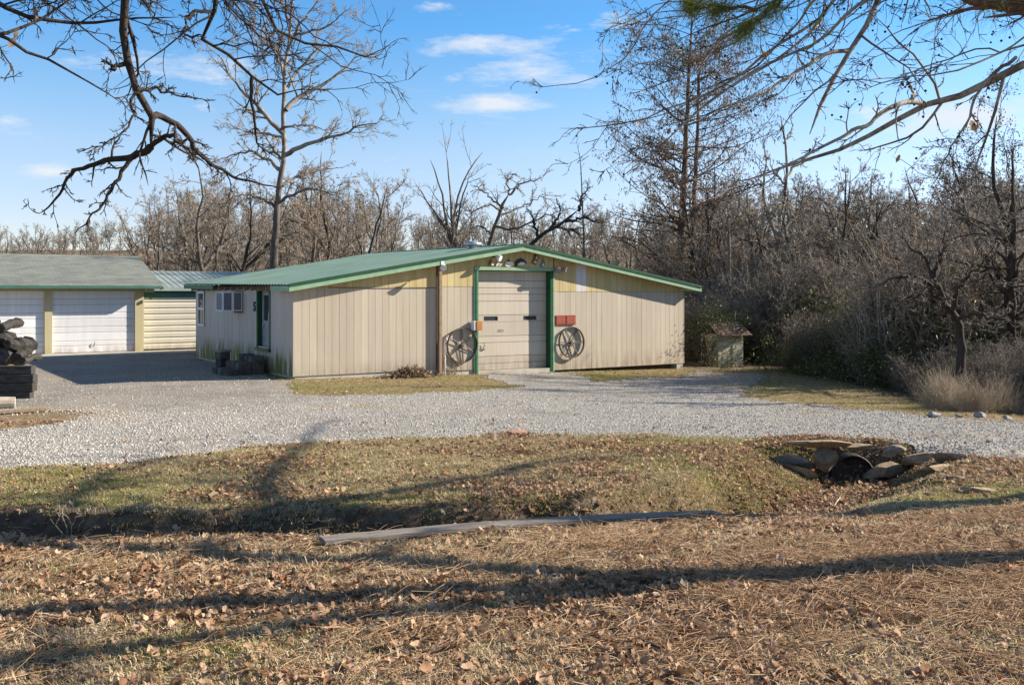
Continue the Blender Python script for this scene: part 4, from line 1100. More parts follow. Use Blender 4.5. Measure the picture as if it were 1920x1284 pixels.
def near_trees():
    r = np.random.default_rng(11)
    # --- oak off the left edge whose limbs hang into the picture
    bx, by = -8.3, 8.7; bz = tz(bx, by) - .3
    tr = [limb([(bx, by, bz), (bx + .1, by, 2.5), (bx, by + .1, 5), (bx - .3, by + .2, 8), (bx - .2, by + .3, 10.5)], .34, .07, 16, .02, r)]
    Lm = []
    Lm.append(px_limb([(bx, by, 4.6), (-6.6, 9.2, 6.6), (-4.7, 9.8, 6.5)], [(230, -60), (229, 30), (236, 110), (243, 150), (268, 180), (288, 218), (293, 248), (280, 272)], 10, 10.2, .09, .034, 24))
    Lm.append(px_limb([], [(281, 271), (262, 285), (240, 293), (200, 301), (165, 312), (137, 319), (122, 345), (110, 368), (78, 402)], 10.2, 10.6, .042, .007, 20))
    Lm.append(px_limb([], [(243, 293), (225, 325), (207, 362), (195, 380), (180, 400), (140, 440)], 10.25, 10.0, .026, .005, 16))
    Lm.append(px_limb([], [(292, 245), (300, 237), (332, 243), (352, 258), (368, 285), (392, 305), (430, 326), (480, 341), (530, 352)], 10.15, 11.2, .040, .006, 20))
    Lm.append(px_limb([], [(293, 258), (318, 250), (332, 262), (345, 275), (372, 295)], 10.15, 9.6, .03, .006))
    Lm.append(px_limb([], [(246, 150), (290, 165), (335, 180), (400, 190)], 10.05, 10.8, .022, .004))
    Lm.append(px_limb([], [(232, 138), (212, 128), (196, 116), (186, 116)], 10.05, 9.8, .028, .006))
    Lm.append(px_limb([], [(238, 165), (240, 200), (251, 214), (238, 240), (215, 258), (180, 275), (150, 283)], 10.05, 9.4, .018, .004))
    Lm.append(px_limb([(bx, by, 6.2), (-5.6, 9.6, 7.2), (-3.4, 10.2, 6.5)], [(408, -50), (406, 15), (398, 55), (382, 80), (415, 97), (447, 110), (470, 140), (500, 158), (522, 176), (552, 178), (575, 165)], 10.4, 11, .09, .010, 26))
    Lm.append(px_limb([], [(405, 22), (375, 22), (352, 38), (350, 68), (380, 66)], 10.4, 10.0, .022, .008))
    Lm.append(px_limb([], [(472, 145), (473, 185), (480, 240), (485, 270), (510, 290), (528, 306)], 10.6, 11.4, .022, .005))
    Lm.append(px_limb([(bx, by, 7.2), (-5.2, 9.8, 8), (-2.9, 10.8, 6.8)], [(484, -60), (494, 5), (506, 45), (530, 74), (575, 80), (620, 84), (662, 108), (704, 105), (735, 86)], 11, 12, .085, .008, 24))
    Lm.append(px_limb([], [(508, 48), (500, 90), (480, 128)], 11.1, 10.8, .014, .004))
    Lm.append(px_limb([(bx, by, 4.8), (-6.6, 9.3, 5.6)], [(-60, -20), (10, 12), (60, 34), (112, 42), (170, 43), (240, 36), (335, 36)], 9.6, 10.4, .07, .006, 22))
    Lm.append(px_limb([(bx, by, 4.4), (-6.2, 9.0, 5.1)], [(-40, 52), (20, 80), (60, 102), (100, 116), (150, 146), (200, 174), (232, 200)], 9.0, 9.8, .06, .005, 20))
    Lm.append(px_limb([(bx, by, 4.0), (-6.2, 9.0, 4.6)], [(-40, 70), (8, 62), (60, 42), (110, 20), (160, -20)], 9.0, 9.6, .05, .008, 18))
    q = np.random.default_rng(91)
    for k in range(10):      # thin secondary branches hanging through the upper left
        x0 = q.uniform(-60, 480); sgn = 1 if q.random() < .62 else -1; pts = [(x0, -50)]; sl = q.uniform(.25, 1.1)
        for _ in range(6): pts.append((pts[-1][0] + sgn * q.uniform(18, 52), pts[-1][1] + q.uniform(8, 46) * sl))
        Yk = q.uniform(9.2, 11.5); a = at(x0, -50, Yk)
        Lm.append(px_limb([(bx + .6 * (a.x - bx), by + .6 * (Yk - by), a.z + q.uniform(.3, 1.2))], pts, Yk, Yk + q.uniform(-.8, .8), q.uniform(.014, .028), .004, 20, .02, q))
    # upper limbs out of the frame
    for k in range(7):
        a = r.uniform(0, 6.28); h = 5 + k * .7; e = np.array([bx + math.cos(a) * 3.2, by + math.sin(a) * 3.2 - .5, h + 2.2])
        if -1 < e[0] - bx and e[1] > by: e[0] = bx - 2.5
        Lm.append(limb([(bx, by, h), ((bx + e[0]) / 2, (by + e[1]) / 2, h + 1.5), tuple(e)], .08, .012, 16, .03, r))
    for q in range(len(Lm)): Lm[q] = (spline(Lm[q][0], 26), np.interp(np.linspace(0, 1, 26), np.linspace(0, 1, len(Lm[q][1])), Lm[q][1]))
    snap_limbs(Lm)
    t, lv = guided('oak_tree', (bx, by, bz), tr, Lm, 'gnarled dark oak whose bare limbs hang into the upper left', ('bark_dark', 'twig_dark'), 21, (11, 5, 4), (-.26, -.5, -.5), -.02, .0036, .22, rm=.006)
    clinging(t, [(108, 88, 9.4, .12), (134, 84, 9.4, .12), (28, 72, 9.2, .12), (62, 12, 9.6, .12), (70, 24, 9.6, .10), (18, 118, 9.0, .10), (34, 58, 9.2, .09)])
    # --- sycamore off the right edge
    bx, by = 11.0, 10.1; bz = tz(bx, by) - .3
    tr = [limb([(bx, by, bz), (bx - .1, by, 3), (bx, by, 6), (bx - .3, by + .3, 10), (bx - .2, by + .4, 14)], .30, .06, 18, .02, r),
          limb([(bx, by, 4.6), (bx - .6, by + .8, 7), (bx - 1.1, by + 1.4, 10), (bx - 1.3, by + 1.6, 12.5)], .19, .05, 18, .02, r)]
    Lm = []
    Lm.append(px_limb([(bx, by, 3.9), (8.6, 10.0, 4.3), (6.6, 10.0, 4.4)], [(1960, 122), (1905, 130), (1870, 145), (1810, 180), (1770, 190), (1735, 192), (1690, 220), (1640, 246), (1570, 280), (1500, 300), (1420, 335), (1350, 345)], 10, 10.8, .11, .006, 30))
    Lm.append(px_limb([], [(1742, 191), (1700, 188), (1660, 210), (1620, 234), (1560, 268), (1490, 300), (1430, 350)], 10.1, 9.4, .03, .005))
    Lm.append(px_limb([], [(1725, 200), (1708, 165), (1695, 142)], 10.1, 10.3, .02, .006))
    Lm.append(px_limb([], [(1905, 108), (1850, 150), (1815, 220), (1780, 290), (1755, 340)], 9.8, 9.2, .02, .004))
    Lm.append(px_limb([(bx, by, 4.2), (7.5, 9.6, 4.3)], [(1960, 95), (1920, 85), (1860, 110), (1800, 135), (1740, 140), (1660, 150), (1600, 180)], 9.6, 9.0, .035, .004))
    Lm.append(px_limb([(bx, by, 6.4), (8, 10.2, 7.2), (5.2, 10.4, 6.6)], [(1668, -60), (1645, 10), (1612, 65), (1590, 105), (1560, 160), (1536, 205), (1516, 254)], 10.4, 10.0, .09, .018, 24))
    Lm.append(px_limb([], [(1592, 100), (1545, 106), (1490, 138), (1430, 172), (1370, 196), (1290, 236)], 10.2, 9.6, .024, .004))
    for pts, Y0, Y1, q in [([(1540, -60), (1440, 20), (1360, 70), (1290, 140), (1235, 160), (1165, 180)], 10.6, 10.2, .03),
                        ([(1640, -50), (1540, 30), (1450, 90), (1370, 150), (1290, 190), (1190, 225), (1110, 238), (1050, 242)], 10.4, 10.8, .034),
                        ([(1660, -20), (1560, 60), (1470, 105), (1390, 150), (1330, 190), (1280, 235), (1215, 290), (1160, 335)], 10.2, 9.8, .032),
                        ([(1440, -50), (1340, 20), (1270, 32), (1200, 42), (1150, 60)], 10.4, 10.6, .022),
                        ([(1400, -60), (1330, 0), (1230, 10), (1180, 40), (1130, 60)], 10.8, 11.2, .02),
                        ([(1480, -60), (1400, 65), (1330, 92), (1262, 102), (1220, 95)], 10, 9.6, .02),
                        ([(1350, -50), (1240, 15), (1205, 60), (1180, 100), (1130, 135), (1085, 158), (1015, 165)], 10.6, 11.2, .02),
                        ([(1600, -40), (1500, 40), (1420, 120), (1330, 165), (1250, 215), (1160, 240)], 10.8, 11.4, .03),
                        ([(1620, -30), (1520, 60), (1420, 130), (1300, 210), (1230, 280), (1180, 310)], 9.6, 9.0, .026)]:
        Lm.append(px_limb([(6.5, 10.3, 6.2)] if pts[0][0] > 1560 else [(5.2, 10.5, 6.4)], pts, Y0, Y1, q, .004, 22))
    q = np.random.default_rng(92)
    for k in range(12):
        x0 = q.uniform(1450, 2000); pts = [(x0, -50 if x0 < 1900 else q.uniform(-40, 120))]; sl = q.uniform(.25, .9)
        for _ in range(7): pts.append((pts[-1][0] - q.uniform(22, 60), pts[-1][1] + q.uniform(10, 48) * sl))
        Yk = q.uniform(9.4, 11.6); Lm.append(px_limb([(7.0, 10.3, 6.4)] if x0 > 1700 else [(5.0, 10.5, 6.6)], pts, Yk, Yk + q.uniform(-.8, .8), q.uniform(.012, .024), .004, 20, .015, q))
    Lm.append(limb([(bx, by, 6.0), (8.6, 10.2, 6.9), (6.5, 10.3, 6.2), (5.2, 10.5, 6.4), (3.0, 10.6, 6.5)], .10, .02, 22, .01, r))
    # crown limbs out of frame, placed where they shade the lawn as in the photograph
    k = 1 / math.tan(SUN_EL)
    def lift(px, py, h):
        X, Y = gnd(px, py); z = tz(X, Y); return (X + h * k * math.cos(SUN_AZ), Y + h * k * math.sin(SUN_AZ), z + h)
    Lm.append(limb([(bx, by, 5.0), lift(700, 975, 5.4), lift(560, 985, 5.9), lift(500, 965, 6.3), lift(478, 930, 6.5), lift(490, 895, 6.7), lift(545, 850, 7.0), lift(580, 812, 7.2), lift(640, 785, 7.4)], .10, .025, 24, .02, r))
    Lm.append(limb([(bx, by, 6.0), lift(300, 1010, 6.4), lift(60, 985, 6.8), lift(130, 930, 7.0), lift(200, 890, 7.2), lift(300, 862, 7.4), lift(420, 870, 7.5), lift(490, 885, 7.4)], .085, .02, 24, .02, r))
    Lm.append(limb([(bx - .2, by, 7.5), lift(880, 900, 7.8), lift(1000, 870, 8.3), lift(1140, 850, 8.8)], .12, .03, 16, .02, r))
    for h, a in ((7.5, 0.3), (8.5, 1.4), (9.5, 5.2), (10.5, .9), (11.5, 4.6), (9, 6.0)):
        e = (bx + math.cos(a) * 3, by + math.sin(a) * 3, h + 2.4); Lm.append(limb([(bx, by, h), (bx + math.cos(a) * 1.4, by + math.sin(a) * 1.4, h + 1.6), e], .09, .012, 16, .03, r))
    for q in range(len(Lm)): Lm[q] = (spline(Lm[q][0], 28), np.interp(np.linspace(0, 1, 28), np.linspace(0, 1, len(Lm[q][1])), Lm[q][1]))
    snap_limbs(Lm)
    t, lv = guided('sycamore_tree', (bx, by, bz), tr, Lm, 'pale-barked sycamore whose bare seed-hung branches sweep across the upper right', ('bark_sycamore', 'twig_dark'), 31, (11, 5, 3), (-.22, -.42, -.5), -.015, .0034, .16, rm=.005)
    # seed balls and a few clinging leaves
    balls = MB(); rr = np.random.default_rng(5); P = np.concatenate([lv[1][:, -1], lv[2][:, -1]]); 
    import bmesh
    bm = bmesh.new(); bmesh.ops.create_icosphere(bm, subdivisions=1, radius=1); bv = np.array([v.co[:] for v in bm.verts]); bf = np.array([[v.index for v in f.verts] for f in bm.faces]); bm.free()
    sel = P[rr.random(len(P)) < .10]; c = sel + np.c_[rr.normal(size=(len(sel), 2)) * .03, -.05 - .08 * rr.random(len(sel))]
    V = (c[:, None] + bv[None] * .015).reshape(-1, 3); T = (bf[None] + (np.arange(len(c)) * len(bv))[:, None, None]).reshape(-1, 3)
    so = obj('seed_balls', np_mesh('seed_balls', V, None, T, ['twig_dark']), t); so['kind'] = 'stuff'
    clinging(t, [(1256, 240, 10.3, .10), (1274, 232, 10.3, .10), (1200, 226, 10.6, .09), (1430, 96, 10.3, .09), (1436, 285, 10.2, .10), (1820, 226, 9.9, .14), (1832, 228, 9.9, .10), (1687, 290, 10.0, .09), (1346, 172, 10.4, .08)], 'leaf_dead')
    # --- pine right of the camera, forked; casts the forked shadow over the foreground
    bx, by = 8.6, 7.35; bz = tz(bx, by) - .3
    tr = [limb([(bx, by, bz), (bx, by, 2), (bx - .05, by, 4.4), (bx - .3, by + .35, 7), (bx - .5, by + .6, 11)], .25, .05, 18, .01, r, .6),
          limb([(bx, by, 4.0), (bx + .15, by - .2, 5.2), (bx + .4, by - .75, 7.5), (bx + .5, by - 1.1, 11)], .09, .04, 18, .01, r)]
    Lm = [px_limb([(bx, by + .1, 4.4), (6.6, 8.2, 4.6), (5.2, 8.8, 4.9)], [(2010, 60), (1960, 32), (1905, 16), (1850, 6), (1800, -10), (1740, -45)], 9, 9.4, .12, .04, 24),
          px_limb([(bx - .2, by + .2, 6.5), (5.8, 8.5, 6.8), (4.0, 9.2, 6.4)], [(1560, -60), (1480, -10), (1400, 25), (1340, 48), (1290, 68), (1262, 78)], 9.4, 9.8, .06, .006, 24),
          px_limb([], [(1480, -10), (1430, 30), (1395, 55)], 9.5, 9.3, .02, .005, 24), px_limb([], [(1420, 18), (1340, 12), (1280, 20)], 9.5, 9.9, .02, .005, 24),
          px_limb([(4.0, 9.2, 6.4)], [(1480, -80), (1400, -20), (1320, -5), (1270, 5)], 9.5, 9.9, .03, .005, 24)]
    n_vis = len(Lm)
    for h, a in ((6.0, 5.6), (7.0, .8), (7.6, 2.2), (8.3, 4.0), (9, 5.4), (9.6, 1.5), (10.3, 3.0), (10.8, .2)):
        Lm.append(limb([(bx, by, h), (bx + math.cos(a) * 1.1, by + math.sin(a) * 1.1, h + .2), (bx + math.cos(a) * 2.0, by + math.sin(a) * 2.0, h + .7)], .05, .01, 24, .02, r))
    for q in range(len(Lm)): Lm[q] = (spline(Lm[q][0], 24), np.interp(np.linspace(0, 1, 24), np.linspace(0, 1, len(Lm[q][1])), Lm[q][1]))
    t, lv = guided('pine_tree', (bx, by, bz), tr, Lm, 'green-needled pine whose limb enters at the upper right corner', ('bark_pine', 'bark_pine'), 41, (12, 3, 1), (-.20, -.5, -.4), .0, .003, .15, rm=.005)
    tips = np.concatenate([lv[1][:n_vis * 12, -1], lv[1][:n_vis * 12, 3], lv[2][:n_vis * 36, -1], lv[1][n_vis * 12:, -1], lv[0][:n_vis, -1]]); dirs = unit(np.concatenate([lv[1][:n_vis * 12, -1] - lv[1][:n_vis * 12, -2], lv[1][:n_vis * 12, 4] - lv[1][:n_vis * 12, 3], lv[2][:n_vis * 36, -1] - lv[2][:n_vis * 36, -2], lv[1][n_vis * 12:, -1] - lv[1][n_vis * 12:, -2], lv[0][:n_vis, -1] - lv[0][:n_vis, -2]]))
    nn = 11; n = len(tips); rr = np.random.default_rng(3)
    d = unit(dirs[:, None] * .8 + rr.normal(size=(n, nn, 3)) * .6); p0 = tips[:, None] - dirs[:, None] * rr.random((n, nn, 1)) * .12; L_ = .16 + .09 * rr.random((n, nn, 1))
    p1 = p0 + d * L_ * .5; p2 = p0 + d * L_ + np.array([0, 0, -.018]); P = np.stack([p0, p1, p2], 2).reshape(-1, 3, 3)
    so = obj('needles', tubes([(P, np.full((len(P), 3), .0014) * np.array([1, 1, .5]), 3, 0)], ['needle_green'], 'needles'), t); so['kind'] = 'stuff'
near_trees()

def mid_trees():
    r = np.random.default_rng(17)
    # sycamore behind the workshop
    Y = 43.0
    def g(px, Yy): X = (px - 960) * Yy / F; return (X, Yy, tz(X, Yy) - .3)
    T = [px_limb([g(513, Y)], [(515, 470), (519, 400), (527, 330), (534, 275), (531, 215), (534, 140), (543, 60), (549, -20), (552, -70)], Y, Y, .36, .06, 24, .02)]
    T[0] = (T[0][0], np.interp(np.linspace(0, 1, 24), [0, .12, .3, .5, .75, 1], [.29, .22, .15, .11, .075, .035]))
    L = []
    for pts, dY, r0 in [([(531, 292), (560, 278), (600, 264), (640, 250), (690, 232), (716, 226)], -2, .12), ([(536, 207), (556, 184), (590, 168), (630, 142), (665, 112), (700, 95)], 2, .12),
                       ([(530, 250), (505, 226), (478, 195), (445, 160), (415, 110), (385, 84)], -1.5, .12), ([(528, 320), (500, 300), (470, 285), (440, 290), (410, 300)], 2, .10),
                       ([(533, 238), (560, 236), (590, 236), (615, 250)], -2, .06), ([(530, 300), (505, 268), (492, 240)], -1, .07), ([(535, 150), (520, 110), (500, 70), (470, 30)], 1.5, .08),
                       ([(540, 90), (560, 50), (590, 10), (610, -30)], -1, .07), ([(545, 50), (530, 10), (515, -40)], 1, .05), ([(534, 170), (560, 130), (600, 90), (650, 70), (690, 40)], 3, .08),
                       ([(522, 380), (555, 362), (590, 355), (640, 372)], -2, .08), ([(521, 390), (490, 372), (455, 366), (420, 380)], -1, .08), ([(525, 350), (560, 330), (600, 320), (650, 312)], 2, .08),
                       ([(532, 262), (500, 250), (470, 250), (430, 235)], 3, .07), ([(538, 120), (510, 90), (470, 80), (430, 55)], 3, .07), ([(540, 70), (580, 60), (620, 45), (660, 10)], -2, .06)]:
        L.append(px_limb([], pts, Y, Y + dY, r0, .012, 16, .03, r))
    guided('sycamore_tree', g(515, Y), T, L, 'tall pale-limbed sycamore rising behind the left end of the workshop', ('bark_sycamore_tall', 'twig_grey'), 61, (14, 7, 6), (-.40, -.5, -.6), .03, .007, .17, rm=.013)
    # twin-stemmed cypress right of the ridge
    Y = 44.0
    T = [px_limb([g(1276, Y)], [(1277, 480), (1279, 400), (1284, 300), (1289, 200), (1293, 120), (1297, 50), (1299, 10)], Y, Y, .25, .03, 24, .015),
         px_limb([g(1298, Y + .5)], [(1299, 480), (1301, 400), (1305, 300), (1309, 200), (1312, 130), (1315, 70)], Y + .5, Y + .4, .19, .03, 24, .015)]
    P0, R0 = stack(T); rr = np.random.default_rng(62); o = np.array(g(1287, Y)); P0 = P0 - o
    lf = lambda t: np.interp(t, [0, .12, .3, .55, .75, .9, 1], [1.1, 3.4, 4.7, 5.5, 5.0, 3.6, 1.7])
    P1, R1 = grow(P0, R0, rr, 78, 1, .1, 1, (1.1, 1.65), 9, .09, .035, .32, .014, .25, .5, 0, lf)
    P2, R2 = grow(P1, R1, rr, 7, -.36, .15, 1, (.5, 1.0), 6, .12, -.02, .6, .009, .5, .5, .35)
    P3, R3 = grow(P2, R2, rr, 4, -.5, .1, 1, (.4, .9), 4, .15, -.05, .7, .0065, .6, .5, .3)
    t = empty('cypress_tree', tuple(o)); tag(t, 'twin-stemmed russet cypress with fine bare twigs behind the roof', 'tree')
    obj('trunk', tubes([(P0, R0, 10, 0)], ['bark_cypress'], 'cypress_trunk'), t)
    obj('crown', tubes([(P1, R1, 5, 0), (P2, R2, 4, 1), (P3, R3, 3, 1)], ['bark_cypress', 'twig_brown'], 'cypress_crown'), t)
    tips = P3[:, -1]; tips = tips[rr.random(len(tips)) < np.interp(tips[:, 2], [3, 6, 8], [.05, .6, 1])]
    c = np.repeat(tips, 4, 0) + rr.normal(size=(len(tips) * 4, 3)) * .14; d = unit(rr.normal(size=c.shape) * .5 + np.array([0, 0, -1])); s_ = unit(np.cross(d, rr.normal(size=c.shape))) * .024
    V = np.stack([c - s_, c + s_, c + d * .17], 1).reshape(-1, 3)
    so = obj('withered_sprays', np_mesh('withered_sprays', V, None, np.arange(len(V)).reshape(-1, 3), ['leaf_brown']), t); so['kind'] = 'stuff'
    # open multi-stemmed tree behind the ridge
    Y = 46
    stems = [[(848, 470), (838, 420), (822, 340), (805, 300)], [(850, 470), (846, 400), (842, 330), (836, 285)], [(852, 470), (850, 420), (862, 360), (885, 310), (905, 285)], [(850, 470), (830, 420), (795, 370), (780, 345)], [(853, 470), (858, 410), (870, 360), (880, 330)]]
    T = [px_limb([g(850, Y)], p, Y, Y + dy, .13, .02, 16, .02, r) for p, dy in zip(stems, (-1, 1, 1.5, -1.5, -2))]
    guided('ash_tree', g(850, Y), T[:1], T[1:] , 'slender grey multi-stemmed tree spreading above the roof ridge', ('bark_oak', 'twig_grey'), 63, (13, 5, 4), (-.30, -.42, -.5), .09, .007, .14, rm=.014)
    # dark spreading oak and its neighbours
    Y = 48
    T = [px_limb([g(912, Y)], [(915, 470), (925, 440), (935, 400), (955, 365)], Y, Y, .18, .075, 14, .03, r)]
    L = [px_limb([], p, Y, Y + dy, r0 * .7, .012, 16, .04, r) for p, dy, r0 in [([(955, 365), (975, 345), (1000, 340), (1020, 330)], 1, .09), ([(945, 390), (920, 370), (900, 355), (890, 345)], -1, .09), ([(955, 365), (950, 340), (965, 325)], -2, .07), ([(930, 425), (960, 430), (1000, 415), (1040, 400), (1070, 390)], -2, .10), ([(922, 440), (900, 425), (880, 430)], 2, .09), ([(935, 405), (975, 390), (1010, 370), (1035, 372)], 2, .08), ([(940, 395), (915, 385), (885, 395), (870, 385)], -1.5, .08)]]
    guided('oak_tree', g(912, Y), T, L, 'dark crooked oak spreading behind the roof vent', ('bark_oak', 'twig_grey'), 64, (12, 6, 5), (-.42, -.45, -.5), .03, .007, .2, rm=.016)
    Y = 44
    T = [px_limb([g(985, Y)], [(990, 470), (1020, 440), (1060, 415), (1085, 395)], Y, Y, .18, .05, 14, .03, r)]
    L = [px_limb([], p, Y, Y + dy, .08, .012, 14, .04, r) for p, dy in [([(1030, 432), (1050, 400), (1040, 370)], 1), ([(1060, 415), (1100, 410), (1130, 420)], -1), ([(1010, 448), (1000, 410), (985, 385)], -1), ([(1085, 395), (1090, 370), (1105, 350)], 1), ([(1045, 425), (1080, 435), (1110, 450)], 2)]]
    guided('leaning_tree', g(985, Y), T, L, 'dark tree leaning right behind the gable peak', ('bark_dark', 'twig_grey'), 65, (10, 6, 5), (-.45, -.45, -.5), .03, .007, .2, rm=.016)
    # slim straight sapling
    Y = 44
    T = [px_limb([g(1093, Y)], [(1094, 450), (1093, 400), (1090, 340), (1085, 290), (1080, 265)], Y, Y, .09, .012, 16, .015, r)]
    P0, R0 = stack(T); o = np.array(g(1093, Y)); P0 = P0 - o
    rr = np.random.default_rng(8)
    P1, R1 = grow(P0, R0, rr, 46, 1.1, .25, 1, (.8, 1.4), 6, .12, .05, .4, .009, .4, .5, .6); P2, R2 = grow(P1, R1, rr, 5, -.4, .2, 1, (.4, .9), 4, .15, .03, .6, .006, .6, .5, .3)
    t = empty('gum_sapling', tuple(o)); tag(t, 'slim straight bare sapling left of the cypress', 'tree')
    obj('trunk', tubes([(P0, R0, 8, 0)], ['bark_oak'], 'sapling_trunk'), t); obj('crown', tubes([(P1, R1, 4, 0), (P2, R2, 3, 0)], ['twig_grey'], 'sapling_crown'), t)
    # forked pale tree right of the cypress
    Y = 41
    T = [px_limb([g(1452, Y)], [(1452, 560), (1455, 480), (1462, 430), (1470, 380), (1475, 330), (1470, 260), (1463, 215)], Y, Y, .16, .03, 18, .03, r)]
    L = [px_limb([], p, Y, Y + dy, r0, .012, 16, .03, r) for p, dy, r0 in [([(1458, 450), (1440, 400), (1430, 350), (1435, 310), (1432, 260)], -1, .10), ([(1475, 330), (1492, 310), (1520, 285), (1545, 255)], 1, .07), ([(1460, 440), (1490, 400), (1510, 380), (1535, 345)], -2, .08), ([(1455, 480), (1420, 455), (1390, 450), (1370, 430)], -2, .08), ([(1473, 345), (1450, 320), (1440, 290)], 1, .05), ([(1452, 470), (1490, 455), (1520, 455), (1550, 440)], 2, .07), ([(1470, 270), (1485, 240), (1480, 210)], 1, .04)]]
    guided('forked_tree', g(1452, Y), T, L, 'crooked forked grey tree standing right of the cypress', ('bark_sycamore', 'twig_grey'), 66, (9, 5, 4), (-.34, -.42, -.5), .03, .008, .22, rm=.013)
    # rounded bare crowns either side of the tall sycamore, and others picked out of the wood
    specs = [(385, 47, 9.0, .17, 'rounded bare tree left of the tall sycamore above the metal shed', 101, ('bark_oak', 'twig_grey'), 1.25),
             (640, 49, 9.4, .19, 'broad bare tree right of the tall sycamore above the green roof', 102, ('bark_dark', 'twig_grey'), 1.3),
             (300, 52, 7.4, .15, 'bare brownish tree above the right end of the garage roof', 103, ('bark_oak', 'twig_brown'), 1.2),
             (715, 55, 8.4, .15, 'smaller bare tree at the right foot of the broad one', 104, ('bark_oak', 'twig_grey'), 1.2),
             (1180, 47, 6.6, .15, 'low bare tree between sapling and cypress above the gable', 105, ('bark_oak', 'twig_grey'), 1.2),
             (1590, 41, 8.4, .15, 'upright bare grey tree rising from the thicket on the right', 106, ('bark_oak', 'twig_pale'), 1.0),
             (1690, 41, 8.2, .15, 'grey twiggy tree in the middle of the right thicket', 107, ('bark_oak', 'twig_pale'), 1.2),
             (1380, 46, 7.6, .15, 'brownish bare tree close behind the pump house pole', 108, ('bark_cypress', 'twig_brown'), 1.1),
             (120, 75, 6.0, .15, 'small far bare tree above the middle of the garage roof', 109, ('bark_oak', 'twig_brown'), 1.2)]
    specs += [(1335, 43, 8.6, .15, 'straight dark trunk just right of the cypress stems', 110, ('bark_dark', 'twig_brown'), 1),
              (1418, 40, 7.6, .13, 'leaning grey trunk up and right of the pump house', 111, ('bark_oak', 'twig_pale'), 1),
              (1545, 37, 7.8, .13, 'thin grey trunk between the forked tree and the thicket', 112, ('bark_dark', 'twig_grey'), 1),
              (1640, 39, 8.4, .15, 'dark trunk above the evergreen part of the thicket', 113, ('bark_dark', 'twig_grey'), 1),
              (1748, 40, 8.8, .15, 'brownish trunk left of the vine-topped tree', 114, ('bark_cypress', 'twig_brown'), 1),
              (450, 53, 8.8, .15, 'bare tree close left of the sycamore trunk', 115, ('bark_dark', 'twig_grey'), 1),
              (575, 46, 8.0, .14, 'bare tree close right of the sycamore trunk', 116, ('bark_oak', 'twig_brown'), 1)]
    pool = {}
    for i_, (px, Yy, H, r0, lab, seed, mats, wd) in enumerate(specs):
        X = (px - 960) * Yy / F; key = mats
        if key not in pool:
            pool[key] = tree_meshes(generic_tree(seed, 8.0, .16, 11, .42, .05, (6, 6, 5), (.5, 1.15), .2 if i_ < 9 else .3, .0085, .15, .05, 2), 'bare_tree', mats)
        t = empty('bare_tree', (X, Yy, tz(X, Yy) - .1), i_ * 2.1); k_ = H / 8.0; t.scale = (k_, k_, k_); tag(t, lab, 'tree', 'bare trees standing out of the wood')
        obj('trunk', pool[key][0], t); obj('crown', pool[key][1], t)
    # big tree at the right edge with dark vines in its top, and a leaning one
    X, Yy = 14.3, 27.3
    lv = generic_tree(120, 8.4, .20, 13, .46, .02, (6, 6, 5), (.6, 1.3), .12, .005, .26, .05, 3)
    t = plant_tree('vine_tree', lv, (X, Yy, tz(X, Yy) - .2), 'tangled grey tree at the right edge with dark vines on top', ('bark_dark', 'twig_pale'), 1.0)
    rr = np.random.default_rng(9); Pt = np.concatenate([lv[3][0].reshape(-1, 3), lv[2][0].reshape(-1, 3)]); Pt = Pt[(Pt[:, 2] > 6.0)]
    Pt = Pt[rr.choice(len(Pt), 2600)] + rr.normal(size=(2600, 3)) * .10
    d = unit(rr.normal(size=Pt.shape)); s_ = unit(np.cross(d, rr.normal(size=Pt.shape))) * .022
    V = np.stack([Pt - s_, Pt + s_, Pt + d * .06], 1).reshape(-1, 3)
    so = obj('vine_leaves', np_mesh('vine_leaves', V, None, np.arange(len(V)).reshape(-1, 3), ['twig_dark']), t); so['kind'] = 'stuff'
    Yy = 22.5; p0 = at(1800, 640, Yy)
    T = [px_limb([(p0.x, Yy, tz(p0.x, Yy) - .2)], [(1802, 640), (1790, 590), (1770, 560), (1752, 520)], Yy, Yy - 1, .13, .05, 14, .02, r)]
    L = [px_limb([], p, Yy - .6, Yy - .6 + dy, r0, .008, 16, .03, r) for p, dy, r0 in [([(1770, 560), (1740, 545), (1700, 560), (1660, 590)], -1, .05), ([(1785, 580), (1800, 540), (1830, 500), (1870, 470)], -1, .06), ([(1752, 520), (1730, 480), (1700, 460), (1690, 430)], .5, .05), ([(1795, 600), (1830, 590), (1870, 600), (1920, 610)], -1.5, .05), ([(1752, 520), (1770, 470), (1775, 420)], 0, .05), ([(1760, 540), (1710, 520), (1670, 525), (1640, 540)], -.5, .05)]]
    guided('crooked_tree', (p0.x, Yy, tz(p0.x, Yy) - .2), T, L, 'crooked dark trunk with pale sunlit boughs inside the right thicket', ('bark_dark', 'twig_pale'), 67, (10, 6, 5), (-.42, -.45, -.5), .0, .005, .26, rm=.008)
    # straight pole-like trunk behind the pump house
    Yy = 36.0; p0 = at(1368, 640, Yy)
    T = [px_limb([(p0.x, Yy, tz(p0.x, Yy) - .2)], [(1368, 600), (1368, 540), (1367, 480), (1366, 420)], Yy, Yy, .085, .05, 12, .006, r)]
    L = [px_limb([], p, Yy, Yy + dy, .03, .006, 12, .02, r) for p, dy in [([(1367, 470), (1350, 440), (1340, 410)], 1), ([(1366, 440), (1385, 415), (1400, 380)], -1), ([(1366, 420), (1364, 390), (1362, 360)], 0)]]
    guided('slim_tree', (p0.x, Yy, tz(p0.x, Yy) - .2), T, L, 'slim straight trunk rising just behind the pump house roof', ('bark_oak', 'twig_grey'), 68, (7, 4, 3), (-.4, -.45, -.5), .04, .006, .2, rm=.01)
mid_trees()

